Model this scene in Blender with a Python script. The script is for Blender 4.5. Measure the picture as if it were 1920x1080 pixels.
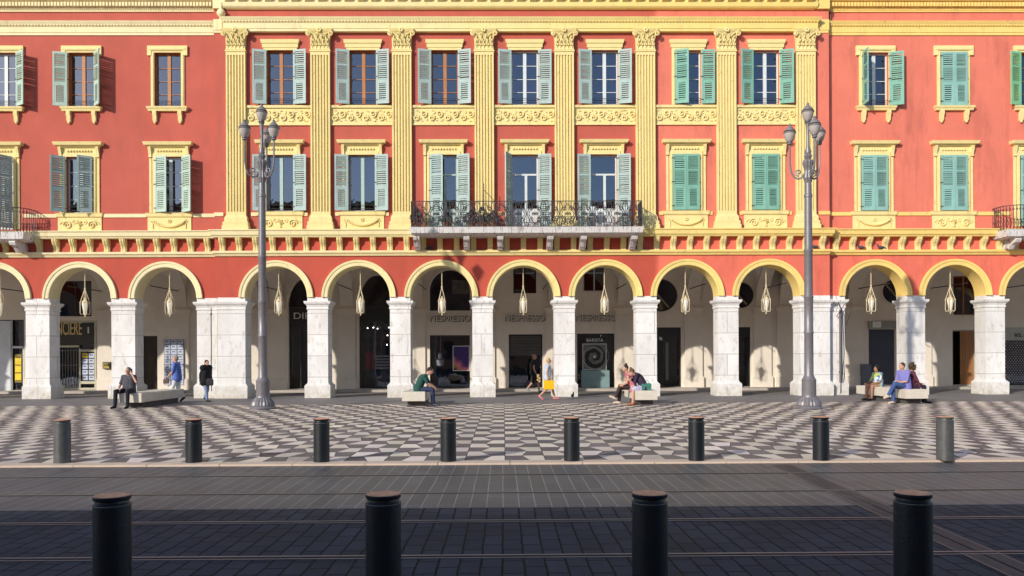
import bpy, math, random
from mathutils import Vector, Matrix, Quaternion
R = math.radians
for o in list(bpy.data.objects): bpy.data.objects.remove(o)
scene = bpy.context.scene
C = scene.collection
# ---------------------------------------------------------------- camera
F_PX, HZ = 1500.0, 667.0          # focal length and horizon row, in pixels of a 1920 wide frame
YAW, ROLL, CAMH = R(-0.62), R(-0.25), 1.65
cam = bpy.data.cameras.new('camera'); camo = bpy.data.objects.new('camera', cam); C.objects.link(camo)
cam.sensor_width = 36; cam.lens = F_PX / 1920 * 36; cam.shift_y = (HZ - 540) / 1920
cam.clip_start = .1; cam.clip_end = 2000
CAMR = (Matrix.Rotation(YAW, 3, 'Z') @ Matrix.Rotation(R(90), 3, 'X') @ Matrix.Rotation(ROLL, 3, 'Z'))
camo.matrix_world = Matrix.Translation((0, 0, CAMH)) @ CAMR.to_4x4()
scene.camera = camo
# ---------------------------------------------------------------- light
SUN_EL, SUN_AZ = R(22), R(41.5)   # the light travels towards +x +y
w = bpy.data.worlds.new('World'); scene.world = w; w.use_nodes = True
nt = w.node_tree; sky = nt.nodes.new('ShaderNodeTexSky'); sky.sky_type = 'NISHITA'
sky.sun_disc = False; sky.sun_elevation = SUN_EL; sky.sun_rotation = R(221)
sky.air_density = 1.0; sky.dust_density = .6; sky.ozone_density = 2.0
bg = nt.nodes['Background']; bg.inputs['Strength'].default_value = .15
nt.links.new(sky.outputs[0], bg.inputs[0])
sd = bpy.data.lights.new('sun', 'SUN'); sd.energy = 3.1; sd.angle = R(.8); sd.color = (1, .925, .81)
so = bpy.data.objects.new('sun', sd); C.objects.link(so)
ld = Vector((math.cos(SUN_EL) * math.sin(SUN_AZ), math.cos(SUN_EL) * math.cos(SUN_AZ), -math.sin(SUN_EL)))
so.rotation_euler = ld.to_track_quat('-Z', 'Y').to_euler(); so.location = (-40, -40, 40)
vs = scene.view_settings; vs.view_transform = 'Standard'; vs.look = 'None'; vs.exposure = .44; vs.gamma = 1
scene.render.engine = 'CYCLES'; scene.render.resolution_x = 1024; scene.render.resolution_y = 576
scene.cycles.max_bounces = 8; scene.cycles.diffuse_bounces = 7

# ---------------------------------------------------------------- measuring: photo pixel -> point on a plane of the place
def ray(px, py): return CAMR @ Vector(((px - 960) / F_PX, (HZ - py) / F_PX, -1))
def U(px, py, Y):
    d = ray(px, py); t = Y / d.y; return (d.x * t, CAMH + d.z * t)
def ux(px, Y, py=500): return U(px, py, Y)[0]
def G(px, py, z=0):
    d = ray(px, py); t = (z - CAMH) / d.z; return (d.x * t, d.y * t)
def lz(py, Y=31.7): return CAMH + (HZ - py) / F_PX * Y     # level read at the middle column

# ---------------------------------------------------------------- object helpers
def tag(o, label=None, cat=None, group=None, kind=None):
    if label: o['label'] = label
    if cat: o['category'] = cat
    if group: o['group'] = group
    if kind: o['kind'] = kind
    return o
def empty(name, loc, label=None, cat=None, group=None, rz=0):
    o = bpy.data.objects.new(name, None); C.objects.link(o); o.location = loc; o.rotation_euler = (0, 0, rz)
    o.empty_display_size = .2
    return tag(o, label, cat, group)
class MB:
    def __init__(s): s.v = []; s.f = []; s.m = []; s.cur = 0; s.smooth = []; s.sm = False
    def add(s, vs, fs):
        b = len(s.v); s.v += [tuple(v) for v in vs]
        for f in fs: s.f.append([i + b for i in f]); s.m.append(s.cur); s.smooth.append(s.sm)
        return s
    def quad(s, a, b, c, d): return s.add([a, b, c, d], [(0, 1, 2, 3)])
    def box(s, x0, x1, y0, y1, z0, z1):
        return s.add([(x0,y0,z0),(x1,y0,z0),(x1,y1,z0),(x0,y1,z0),(x0,y0,z1),(x1,y0,z1),(x1,y1,z1),(x0,y1,z1)],
            [(3,2,1,0),(4,5,6,7),(0,1,5,4),(1,2,6,5),(2,3,7,6),(3,0,4,7)])
    def stack(s, x0, x1, y0, y1, prof):               # rectangular plan, outset per level: [(z, outset)]
        vs = []; fs = []; n = len(prof)
        for z, e in prof: vs += [(x0-e,y0-e,z),(x1+e,y0-e,z),(x1+e,y1+e,z),(x0-e,y1+e,z)]
        for i in range(n-1):
            for k in range(4):
                a = i*4+k; b = i*4+(k+1)%4; fs.append((a, b, b+4, a+4))
        fs.append((3,2,1,0)); fs.append(tuple(range(n*4-4, n*4)))
        return s.add(vs, fs)
    def prism(s, pts, x0, x1):                        # (y,z) outline swept along x
        n = len(pts); vs = [(x0,y,z) for y,z in pts] + [(x1,y,z) for y,z in pts]
        fs = [(i, (i+1)%n, (i+1)%n+n, i+n) for i in range(n)] + [tuple(range(n))[::-1], tuple(range(n, 2*n))]
        return s.add(vs, fs)
    def lathe(s, prof, c=(0,0,0), n=20, flute=0):
        vs = []; fs = []; k = len(prof)
        for r, z in prof:
            for i in range(n):
                a = 2*math.pi*i/n; rr = r*(1-flute*(i%2)) if flute else r
                vs.append((c[0]+rr*math.cos(a), c[1]+rr*math.sin(a), c[2]+z))
        for j in range(k-1):
            for i in range(n): fs.append((j*n+i, j*n+(i+1)%n, (j+1)*n+(i+1)%n, (j+1)*n+i))
        fs.append(tuple(range(n))[::-1]); fs.append(tuple(range((k-1)*n, k*n)))
        o = s.sm; s.sm = not flute; s.add(vs, fs); s.sm = o; return s
    def tube(s, pts, r, n=6):
        pts = [Vector(p) for p in pts]; vs = []; fs = []; up = None
        for i, p in enumerate(pts):
            t = (pts[min(i+1, len(pts)-1)] - pts[max(i-1, 0)]).normalized()
            if up is None: up = t.orthogonal().normalized()
            up = (up - t*up.dot(t)); up = up.normalized() if up.length > 1e-6 else t.orthogonal().normalized()
            b = t.cross(up); rr = r[i] if isinstance(r, (list, tuple)) else r
            for k in range(n):
                a = 2*math.pi*k/n; vs.append(p + (up*math.cos(a) + b*math.sin(a))*rr)
        for i in range(len(pts)-1):
            for k in range(n): fs.append((i*n+k, i*n+(k+1)%n, (i+1)*n+(k+1)%n, (i+1)*n+k))
        fs.append(tuple(range(n))[::-1]); fs.append(tuple(range((len(pts)-1)*n, len(pts)*n)))
        o = s.sm; s.sm = n > 4; s.add(vs, fs); s.sm = o; return s
    def cap(s, p1, p2, r1, r2, n=12):                 # tapered capsule
        p1 = Vector(p1); p2 = Vector(p2); d = p2 - p1
        t = d.normalized() if d.length > 1e-6 else Vector((0,0,1)); pts = []; rs = []
        for i in range(5):
            a = math.pi/2*i/4; pts.append(p1 - t*r1*math.cos(a)); rs.append(max(r1*math.sin(a), 1e-4))
        for i in range(5):
            a = math.pi/2*i/4; pts.append(p2 + t*r2*math.sin(a)); rs.append(max(r2*math.cos(a), 1e-4))
        return s.tube(pts, rs, n)
    def ball(s, c, rx, ry, rz, rot=None, n=14, m=9):
        vs = []; fs = []; c = Vector(c)
        for j in range(m+1):
            th = math.pi*j/m
            for i in range(n):
                a = 2*math.pi*i/n; p = Vector((rx*math.sin(th)*math.cos(a), ry*math.sin(th)*math.sin(a), rz*math.cos(th)))
                if rot: p = rot @ p
                vs.append(c + p)
        for j in range(m):
            for i in range(n): fs.append((j*n+i, (j+1)*n+i, (j+1)*n+(i+1)%n, j*n+(i+1)%n))
        o = s.sm; s.sm = True; s.add(vs, fs); s.sm = o; return s
    def mesh(s, name, mats):
        me = bpy.data.meshes.new(name); me.from_pydata(s.v, [], s.f)
        for m in (mats if isinstance(mats, (list, tuple)) else [mats]): me.materials.append(m)
        me.polygons.foreach_set('material_index', s.m); me.polygons.foreach_set('use_smooth', s.smooth)
        me.validate(); me.update()
        if any(s.smooth): me.set_sharp_from_angle(angle=R(38))
        return me
    def build(s, name, mats, parent=None, loc=None, rot=None):
        return put(name, s.mesh(name, mats), parent, loc, rot)
def put(name, me, parent=None, loc=None, rot=None):
    o = bpy.data.objects.new(name, me); C.objects.link(o)
    if parent is not None:
        o.parent = parent
        if loc is None and parent.type == 'EMPTY' and parent.get('world_parts'): loc = -Vector(parent.location)
    if loc is not None: o.location = loc
    if rot is not None: o.rotation_euler = rot
    return o
def struct(name, mb, mats): return tag(mb.build(name, mats), kind='structure')
def textmesh(s, width, height, depth=.02, spacing=1.0):
    cu = bpy.data.curves.new('t', 'FONT'); cu.body = s; cu.extrude = depth/2; cu.align_x = 'CENTER'; cu.space_character = spacing
    o = bpy.data.objects.new('t', cu); C.objects.link(o)
    bpy.context.view_layer.update()
    me = bpy.data.meshes.new_from_object(o.evaluated_get(bpy.context.evaluated_depsgraph_get()))
    bpy.data.objects.remove(o)
    xs = [v.co.x for v in me.vertices]; ys = [v.co.y for v in me.vertices]
    sx = width/(max(xs)-min(xs)); sy = height/(max(ys)-min(ys)); cx = (max(xs)+min(xs))/2; y0 = min(ys)
    for v in me.vertices: v.co = ((v.co.x-cx)*sx, -v.co.z, (v.co.y-y0)*sy)
    me.materials.clear(); me.update(); return me

# ---------------------------------------------------------------- materials
def srgb(r, g, b):
    f = lambda c: (c/255/12.92) if c/255 < .04045 else ((c/255+.055)/1.055)**2.4
    return (f(r), f(g), f(b), 1)
MATS = {}
def mat(name, col, rough=.8, var=.12, scale=3.0, bump=0.0, bscale=40.0, metal=0.0, spec=.3, stain=None, stretch=(1,1,1)):
    if name in MATS: return MATS[name]
    m = bpy.data.materials.new(name); m.use_nodes = True; n = m.node_tree; L = n.links; p = n.nodes['Principled BSDF']
    p.inputs['Roughness'].default_value = rough; p.inputs['Metallic'].default_value = metal; p.inputs['Specular IOR Level'].default_value = spec
    tc = n.nodes.new('ShaderNodeTexCoord'); mp = n.nodes.new('ShaderNodeMapping'); mp.inputs['Scale'].default_value = stretch
    L.new(tc.outputs['Object'], mp.inputs[0])
    nz = n.nodes.new('ShaderNodeTexNoise'); nz.inputs['Scale'].default_value = scale; nz.inputs['Detail'].default_value = 6; nz.inputs['Roughness'].default_value = .65
    L.new(mp.outputs[0], nz.inputs['Vector'])
    mr = n.nodes.new('ShaderNodeMapRange'); mr.inputs['From Min'].default_value = .3; mr.inputs['From Max'].default_value = .7
    mr.inputs['To Min'].default_value = 1-var; mr.inputs['To Max'].default_value = 1+var; L.new(nz.outputs[0], mr.inputs['Value'])
    mx = n.nodes.new('ShaderNodeMix'); mx.data_type = 'RGBA'; mx.blend_type = 'MULTIPLY'; mx.inputs[0].default_value = 1
    cc = n.nodes.new('ShaderNodeCombineColor')
    for i in range(3): L.new(mr.outputs[0], cc.inputs[i])
    if callable(col): L.new(col(n, tc), mx.inputs[6])
    else: mx.inputs[6].default_value = (*col[:3], 1)
    L.new(cc.outputs[0], mx.inputs[7]); out = mx.outputs[2]
    for scol, sscale, lo, hi, sst in (stain if isinstance(stain, list) else [stain] if stain else []):
        mp2 = n.nodes.new('ShaderNodeMapping'); mp2.inputs['Scale'].default_value = sst; L.new(tc.outputs['Object'], mp2.inputs[0])
        n2 = n.nodes.new('ShaderNodeTexNoise'); n2.inputs['Scale'].default_value = sscale; n2.inputs['Detail'].default_value = 8; n2.inputs['Roughness'].default_value = .7
        L.new(mp2.outputs[0], n2.inputs['Vector'])
        r2 = n.nodes.new('ShaderNodeMapRange'); r2.inputs['From Min'].default_value = lo; r2.inputs['From Max'].default_value = hi; L.new(n2.outputs[0], r2.inputs['Value'])
        m2 = n.nodes.new('ShaderNodeMix'); m2.data_type = 'RGBA'; L.new(r2.outputs[0], m2.inputs[0]); L.new(out, m2.inputs[6]); m2.inputs[7].default_value = (*scol[:3], 1); out = m2.outputs[2]
    L.new(out, p.inputs['Base Color'])
    if bump:
        nb = n.nodes.new('ShaderNodeTexNoise'); nb.inputs['Scale'].default_value = bscale; nb.inputs['Detail'].default_value = 4; L.new(tc.outputs['Object'], nb.inputs['Vector'])
        bp = n.nodes.new('ShaderNodeBump'); bp.inputs['Strength'].default_value = bump; bp.inputs['Distance'].default_value = .02
        L.new(nb.outputs[0], bp.inputs['Height']); L.new(bp.outputs[0], p.inputs['Normal'])
    MATS[name] = m; return m
def xramp(stops, const=False):                      # a paint that changes along the facade (world x)
    def fn(n, tc):
        sp = n.nodes.new('ShaderNodeSeparateXYZ'); n.links.new(tc.outputs['Object'], sp.inputs[0])
        mr = n.nodes.new('ShaderNodeMapRange'); a = stops[0][0]; b = stops[-1][0]
        mr.inputs['From Min'].default_value = a; mr.inputs['From Max'].default_value = b; n.links.new(sp.outputs[0], mr.inputs['Value'])
        cr = n.nodes.new('ShaderNodeValToRGB'); e = cr.color_ramp.elements
        if const: cr.color_ramp.interpolation = 'CONSTANT'
        e[0].position = 0; e[0].color = stops[0][1]; e[1].position = 1; e[1].color = stops[-1][1]
        for x, c in stops[1:-1]: q = e.new((x-a)/(b-a)); q.color = c
        n.links.new(mr.outputs[0], cr.inputs[0]); return cr.outputs[0]
    return fn
YC = 31.7; YW = 31.95; YB = 37.6
XR = ux(1232, YC, 120)
M = {}
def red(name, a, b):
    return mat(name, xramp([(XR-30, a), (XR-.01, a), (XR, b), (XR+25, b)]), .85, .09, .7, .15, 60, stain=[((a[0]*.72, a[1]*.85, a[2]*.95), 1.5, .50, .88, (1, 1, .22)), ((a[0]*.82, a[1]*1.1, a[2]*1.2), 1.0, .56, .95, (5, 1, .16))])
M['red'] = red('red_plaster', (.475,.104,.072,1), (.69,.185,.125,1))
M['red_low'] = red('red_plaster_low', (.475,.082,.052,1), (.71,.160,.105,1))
M['yellow'] = mat('yellow_plaster', xramp([(-14, (.79,.68,.41,1)), (-4, (.785,.665,.345,1)), (5, (.79,.625,.23,1)), (13, (.83,.59,.19,1))]), .8, .06, 2.0, .03, 50,
    stain=[((.46,.36,.18), 2.6, .56, .85, (1, 1, .3)), ((.34,.27,.15), 7, .60, .76, (1, 1, .5))])
M['white'] = mat('white_stone', (.74,.71,.68), .8, .09, 2.5, .35, 26, stain=((.36,.33,.31), 3.0, .60, .80, (1, 1, 1)))
M['arcade'] = mat('arcade_plaster', (.76,.69,.60), .85, .07, 1.2, .15, 40, stain=((.40,.36,.32), 1.6, .6, .9, (1, 1, .4)))
M['shutter_a'] = mat('shutter_pale_green', (.40,.51,.43), .6, .12, 4, stretch=(1,1,.3))
M['shutter_b'] = mat('shutter_blue_green', (.37,.47,.44), .6, .12, 4, stretch=(1,1,.3))
M['shutter_c'] = mat('shutter_green', (.20,.41,.32), .6, .12, 4, stretch=(1,1,.3))
M['shutter_d'] = mat('shutter_turquoise', (.25,.45,.40), .6, .12, 4, stretch=(1,1,.3))
M['shutter_e'] = mat('shutter_bright_green', (.22,.50,.27), .6, .12, 4, stretch=(1,1,.3))
M['wood'] = mat('casement_wood', (.42,.17,.06), .5, .2, 8, stretch=(1,1,.2))
M['whitewood'] = mat('casement_white', (.62,.66,.66), .5, .06, 8)
M['greenwood'] = mat('casement_green', (.38,.50,.45), .5, .06, 8)
M['iron'] = mat('wrought_iron', (.045,.035,.04), .55, .2, 20, spec=.4)
M['dark'] = mat('dark_recess', (.014,.013,.014), .8, .1, 5)
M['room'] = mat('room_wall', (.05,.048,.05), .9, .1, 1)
M['curtain'] = mat('curtain', (.75,.75,.80), .9, .25, 9, stretch=(6,1,.2))
M['blackmetal'] = mat('black_frame', (.02,.02,.022), .4, .1, 6, spec=.5)
M['bollard'] = mat('bollard_paint', (.007,.009,.013), .42, .25, 14, .15, 60, spec=.5, stain=((.035,.04,.045), 9, .62, .8, (1,1,.5)))
M['bollard_worn'] = mat('bollard_worn', (.10,.10,.10), .45, .25, 14, .1, 60, metal=.3, spec=.5)
M['rust'] = mat('bollard_top', (.80,.38,.20), .7, .25, 18, .3, 80, stain=((.5,.26,.15), 14, .5, .7, (1,1,1)))
M['lamp'] = mat('lamp_post_paint', (.19,.175,.185), .42, .15, 8, .1, 50, metal=.25, spec=.5, stain=((.07,.06,.06), 5, .6, .85, (1,1,.3)))
M['globe'] = mat('lamp_globe', (.42,.37,.34), .35, .08, 10, spec=.5)
M['lantern'] = mat('lantern_cream', (.66,.55,.36), .5, .08, 12)
M['skin'] = mat('skin', (.52,.29,.20), .55, .06, 12)
M['skin_dark'] = mat('skin_tan', (.34,.17,.10), .55, .06, 12)
M['bench'] = mat('bench_stone', (.60,.545,.46), .75, .10, 5, .25, 60, stain=((.34,.30,.25), 4, .6, .85, (1,1,6)))
M['bench_base'] = mat('bench_base', (.09,.08,.08), .8, .15, 5)
def glass(name, fac=.22, tint=(.9,.92,.95)):
    m = bpy.data.materials.new(name); m.use_nodes = True; n = m.node_tree; n.nodes.clear()
    o = n.nodes.new('ShaderNodeOutputMaterial'); t = n.nodes.new('ShaderNodeBsdfTransparent'); t.inputs[0].default_value = (*tint, 1)
    g = n.nodes.new('ShaderNodeBsdfGlossy'); g.inputs['Roughness'].default_value = .015; g.inputs[0].default_value = (.80,.86,1,1)
    tc = n.nodes.new('ShaderNodeTexCoord'); nz = n.nodes.new('ShaderNodeTexNoise'); nz.inputs['Scale'].default_value = 2.2
    bp = n.nodes.new('ShaderNodeBump'); bp.inputs['Strength'].default_value = .06; bp.inputs['Distance'].default_value = .03
    n.links.new(tc.outputs['Object'], nz.inputs['Vector']); n.links.new(nz.outputs[0], bp.inputs['Height']); n.links.new(bp.outputs[0], g.inputs['Normal'])
    mx = n.nodes.new('ShaderNodeMixShader'); mx.inputs[0].default_value = fac
    n.links.new(t.outputs[0], mx.inputs[1]); n.links.new(g.outputs[0], mx.inputs[2]); n.links.new(mx.outputs[0], o.inputs[0]); return m
M['glass'] = glass('window_glass', .13, (.30,.34,.45)); M['shopglass'] = glass('shop_glass', .10, (.85,.87,.9))

# ---------------------------------------------------------------- ground
rnd = random.Random(7)
def brickmat(name, bw, bh, col1, col2, mortar, msize, rough, swap=True, bump=.6, noise=.12):
    m = bpy.data.materials.new(name); m.use_nodes = True; n = m.node_tree; L = n.links; p = n.nodes['Principled BSDF']
    tc = n.nodes.new('ShaderNodeTexCoord'); sp = n.nodes.new('ShaderNodeSeparateXYZ'); cb = n.nodes.new('ShaderNodeCombineXYZ'); L.new(tc.outputs['Object'], sp.inputs[0])
    L.new(sp.outputs[1], cb.inputs[0]); L.new(sp.outputs[0], cb.inputs[1])
    b = n.nodes.new('ShaderNodeTexBrick'); b.offset = .5; b.inputs['Scale'].default_value = 1; b.inputs['Brick Width'].default_value = bw; b.inputs['Row Height'].default_value = bh
    b.inputs['Color1'].default_value = col1; b.inputs['Color2'].default_value = col2; b.inputs['Mortar'].default_value = mortar
    b.inputs['Mortar Size'].default_value = msize; b.inputs['Mortar Smooth'].default_value = .3
    nz0 = n.nodes.new('ShaderNodeTexNoise'); nz0.inputs['Scale'].default_value = 1.7; L.new(tc.outputs['Object'], nz0.inputs['Vector'])
    ad = n.nodes.new('ShaderNodeMix'); ad.data_type = 'VECTOR'; ad.inputs[0].default_value = .025; L.new(cb.outputs[0], ad.inputs[4]); L.new(nz0.outputs[1], ad.inputs[5]); L.new(ad.outputs[1], b.inputs['Vector'])
    nz = n.nodes.new('ShaderNodeTexNoise'); nz.inputs['Scale'].default_value = 1.1; nz.inputs['Detail'].default_value = 9; nz.inputs['Roughness'].default_value = .7; L.new(tc.outputs['Object'], nz.inputs['Vector'])
    mr = n.nodes.new('ShaderNodeMapRange'); mr.inputs['From Min'].default_value = .3; mr.inputs['From Max'].default_value = .7; mr.inputs['To Min'].default_value = 1-noise*2; mr.inputs['To Max'].default_value = 1+noise*2; L.new(nz.outputs[0], mr.inputs['Value'])
    mx = n.nodes.new('ShaderNodeMix'); mx.data_type = 'RGBA'; mx.blend_type = 'MULTIPLY'; mx.inputs[0].default_value = 1; cc = n.nodes.new('ShaderNodeCombineColor')
    for i in range(3): L.new(mr.outputs[0], cc.inputs[i])
    L.new(b.outputs[0], mx.inputs[6]); L.new(cc.outputs[0], mx.inputs[7]); L.new(mx.outputs[2], p.inputs['Base Color'])
    rr = n.nodes.new('ShaderNodeMapRange'); rr.inputs['To Min'].default_value = rough-.1; rr.inputs['To Max'].default_value = rough+.15; L.new(nz.outputs[0], rr.inputs['Value']); L.new(rr.outputs[0], p.inputs['Roughness'])
    inv = n.nodes.new('ShaderNodeMath'); inv.operation = 'SUBTRACT'; inv.inputs[0].default_value = 1; L.new(b.outputs[1], inv.inputs[1])
    fn = n.nodes.new('ShaderNodeTexNoise'); fn.inputs['Scale'].default_value = 45; fn.inputs['Detail'].default_value = 4; L.new(tc.outputs['Object'], fn.inputs['Vector'])
    am = n.nodes.new('ShaderNodeMath'); am.operation = 'MULTIPLY_ADD'; am.inputs[1].default_value = .35; L.new(fn.outputs[0], am.inputs[0]); L.new(inv.outputs[0], am.inputs[2])
    bp = n.nodes.new('ShaderNodeBump'); bp.inputs['Strength'].default_value = bump; bp.inputs['Distance'].default_value = .012; L.new(am.outputs[0], bp.inputs['Height']); L.new(bp.outputs[0], p.inputs['Normal'])
    p.inputs['Specular IOR Level'].default_value = .35 if rough < .6 else .18
    return m
M['ground'] = mat('ground_stone', (.13,.125,.12), .8, .15, .6, .3, 30)
M['asphalt'] = mat('arcade_paving', (.20,.185,.18), .7, .12, 1.5, .3, 40, stain=((.12,.11,.11), .9, .5, .8, (.4,1.6,1)))
M['pavers'] = brickmat('tram_pavers', .36, .165, (.036,.039,.050,1), (.052,.054,.064,1), (.003,.003,.005,1), .010, .72, bump=1.0, noise=.2)  # small near pavers; part of the road's shade is painted into their dark colour
M['pavers_long'] = brickmat('long_pavers', 1.02, .175, (.076,.076,.078,1), (.104,.102,.101,1), (.24,.225,.21,1), .006, .5, bump=.3)  # pale mortar paints in the sun glare along the joints
M['kerb'] = mat('kerb_stone', (.60,.47,.37), .75, .08, 3, .2, 50)
M['joint'] = mat('paving_joint', (.075,.065,.06), .9, .1, 5)
M['rail'] = mat('rail_steel', (.17,.165,.175), .35, .15, 5, metal=.25, stretch=(.2,4,4))
M['groove'] = mat('rail_groove', (.012,.012,.013), .8, .1, 5)
struct('ground', MB().quad((-400,-400,-.012), (400,-400,-.012), (400,400,-.012), (-400,400,-.012)), M['ground'])
Y_K0, Y_K1, Y_P = 12.15, 12.45, 27.2
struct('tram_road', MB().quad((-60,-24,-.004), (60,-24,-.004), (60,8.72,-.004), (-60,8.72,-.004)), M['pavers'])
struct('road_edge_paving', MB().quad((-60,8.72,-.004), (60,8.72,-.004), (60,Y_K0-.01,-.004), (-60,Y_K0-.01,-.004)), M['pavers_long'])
kb = MB(); x = -45.0
while x < 45: kb.box(x, x+1.09, Y_K0, Y_K1, -.05, .025); x += 1.10
struct('kerb', kb, M['kerb'])
struct('paving_bed', MB().quad((-45,Y_K1,.012), (45,Y_K1,.012), (45,Y_P,.012), (-45,Y_P,.012)), M['joint'])
struct('pavement', MB().quad((-60,Y_P,.018), (60,Y_P,.018), (60,36.45,.018), (-60,36.45,.018)), M['asphalt'])
st = MB(); st.box(-60, 60, 36.45, YB+.02, -.02, .13); struct('shop_step', st, mat('step_stone', (.42,.38,.34), .8, .1, 3))
# patterned paving: every slab its own quad, thin joints
tv = []; tf = []; tcn = []; W2 = .63; RD = .60
def zig(k, j): return (k+.5)*W2 + ((.075 if (j % 2 == 0) else -.075) + .035*math.sin(j*1.7+k*2.3)) * (1 if k % 2 == 0 else -1)
j = 0; y = Y_K1 + .004
while y < Y_P - .02:
    y1 = min(y+RD, Y_P)
    for k in range(-62, 63):
        xa = k*W2 + .02; xb = xa + W2; z0 = zig(k, j)+.02; z1 = zig(k, j+1)+.02
        for side in (0, 1):
            par = (j + side) % 2
            q = [(xa, y), (z0, y), (z1, y1), (xa, y1)] if side == 0 else [(z0, y), (xb, y), (xb, y1), (z1, y1)]
            g = .0055; cx = sum(p[0] for p in q)/4; cy = (y+y1)/2
            s0 = 1 - g/.16; s1 = 1 - g/.3
            b = len(tv)
            for p in q: tv.append((cx+(p[0]-cx)*s0, cy+(p[1]-cy)*s1, .020 + rnd.uniform(-.0008, .0008)))
            tf.append((b, b+1, b+2, b+3)); v = max(.6, rnd.gauss(1, .11 if par else .16))
            if par: c = (.68*v, (.585+rnd.uniform(-.02,.015))*v, (.50+rnd.uniform(-.05,.02))*v, 1)
            else: c = (.140*v, (.122+rnd.uniform(-.008,.01))*v, .122*v, 1)
            tcn += [c]*4
    y = y1; j += 1
me = bpy.data.meshes.new('patterned_paving'); me.from_pydata(tv, [], tf); me.update()
ca = me.color_attributes.new('slab', 'FLOAT_COLOR', 'CORNER')
ca.data.foreach_set('color', [c for q in tcn for c in q])
def slabcol(n, tc):
    a = n.nodes.new('ShaderNodeVertexColor'); a.layer_name = 'slab'; return a.outputs[0]
pm = mat('patterned_slabs', slabcol, .55, .09, 2.2, .25, 60, spec=.4, stain=[((.20,.17,.16), .8, .60, .95, (1,1,1)), ((.12,.10,.10), 7, .69, .73, (1,1,1))]); me.materials.append(pm)
tag(put('patterned_paving', me), kind='structure')
# tram rails and the slot drain
def rail(y, wd=.05):
    m = MB(); m.box(-60, 60, y, y+.032, -.03, .006); m.cur = 1; m.box(-60, 60, y-.045, y-.002, -.03, -.001); m.cur = 0; m.box(-60, 60, y-.068, y-.047, -.03, .003)
    struct('tram_rail', m, [M['rail'], M['groove']])
rail(2478/309.5/1.0); rail(2478/375.5)
M['rail_dull'] = mat('rail_dull', (.16,.145,.13), .45, .15, 5, metal=.4, stretch=(.2,4,4))
for y in (11.12, 9.66):
    m = MB(); m.box(-60, 60, y, y+.03, -.03, .004); m.cur = 1; m.box(-60, 60, y-.035, y-.002, -.03, 0); struct('tram_rail', m, [M['rail_dull'], M['groove']])
a = Vector((*G(1465, 871), 0)); b = Vector((*G(1990, 1105), 0)); d = (b-a).normalized(); nrm = Vector((-d.y, d.x, 0))
m = MB()
for o0, o1, mi in ((-.17,-.13,1), (-.125,-.01,0), (.01,.125,0), (.13,.17,1)):
    m.cur = mi; p = [a+nrm*o0, b+d*4+nrm*o0, b+d*4+nrm*o1, a+nrm*o1]; m.quad(*[(q.x, q.y, .001) for q in p])
struct('drain_channel', m, [mat('drain_brown', (.055,.048,.048), .6, .25, 6, .3, 50), mat('drain_edge', (.085,.08,.078), .5, .1, 5)])

# ---------------------------------------------------------------- shared facade pieces
ZS = lz(556); RA = 1.225; Z_STR0, Z_STR1 = lz(479), lz(469, 31.6); Z_MOD1 = lz(443, 31.4); Z_SH1 = lz(428, 31.25)
Z1A, Z1B = lz(396), lz(290); Z2A, Z2B = lz(197), lz(94.5); Z_PB = lz(403); Z_CAP0, Z_CAP1 = lz(98), lz(58)
Z_EN0, Z_EN1 = lz(60, 31.6), lz(35, 31.6); Z_FR1 = lz(17)
cache = {}
def leaf_mesh(w_, h_, mk):
    vr = rsh.randrange(4); k = ('leaf', round(w_, 2), round(h_, 2), mk, vr); rl = random.Random(vr*7+1)
    if k in cache: return cache[k]
    m = MB(); t = .02; sw = .07
    m.box(0, sw, -t, t, 0, h_); m.box(w_-sw, w_, -t, t, 0, h_)
    rails = [(0, .09), (h_*.40, h_*.40+.09), (h_*.70, h_*.70+.06), (h_-.08, h_)]
    for a_, b_ in rails: m.box(sw, w_-sw, -t+.003, t-.003, a_, b_)
    for (a_, b_, ins) in ((.09, h_*.40, .05), (h_*.40+.09, h_*.70, 0), (h_*.70+.06, h_-.08, 0)):
        if ins:
            m.box(sw, sw+ins, -t+.006, t-.006, a_, b_); m.box(w_-sw-ins, w_-sw, -t+.006, t-.006, a_, b_)
            m.box(sw+ins, w_-sw-ins, -t+.006, t-.006, a_, a_+.05); m.box(sw+ins, w_-sw-ins, -t+.006, t-.006, b_-.05, b_); a_ += .05; b_ -= .05
        n_ = max(1, int((b_-a_)/.074)); p = (b_-a_)/n_
        for i in range(n_):
            z = a_+p*(i+.5)+rl.gauss(0, .0025); z += (.012 if rl.random() < .05 else 0); x0 = sw+ins; x1 = w_-sw-ins
            m.add([(x0,-.019,z-.034),(x1,-.019,z-.034),(x1,.017,z+.016),(x0,.017,z+.016),(x0,-.019,z-.024),(x1,-.019,z-.024),(x1,.017,z+.026),(x0,.017,z+.026)],
                [(3,2,1,0),(4,5,6,7),(0,1,5,4),(1,2,6,5),(2,3,7,6),(3,0,4,7)])
    m.cur = 1
    for z in (.16, h_*.5, h_-.16): m.box(-.05, .06, -t-.012, -t+.001, z-.018, z+.018)
    cache[k] = m.mesh('shutter', [M[mk], M['iron']]); return cache[k]
def spiral(m, cx, cz, r, turns, a0, dirn, y, rad=.014, n=18):
    pts = []
    for i in range(n+1):
        t = i/n; a = a0 + dirn*turns*2*math.pi*t; rr = r*(1-.85*t); pts.append((cx+rr*math.cos(a), y, cz+rr*math.sin(a)))
    m.tube(pts, rad, 4)
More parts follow.
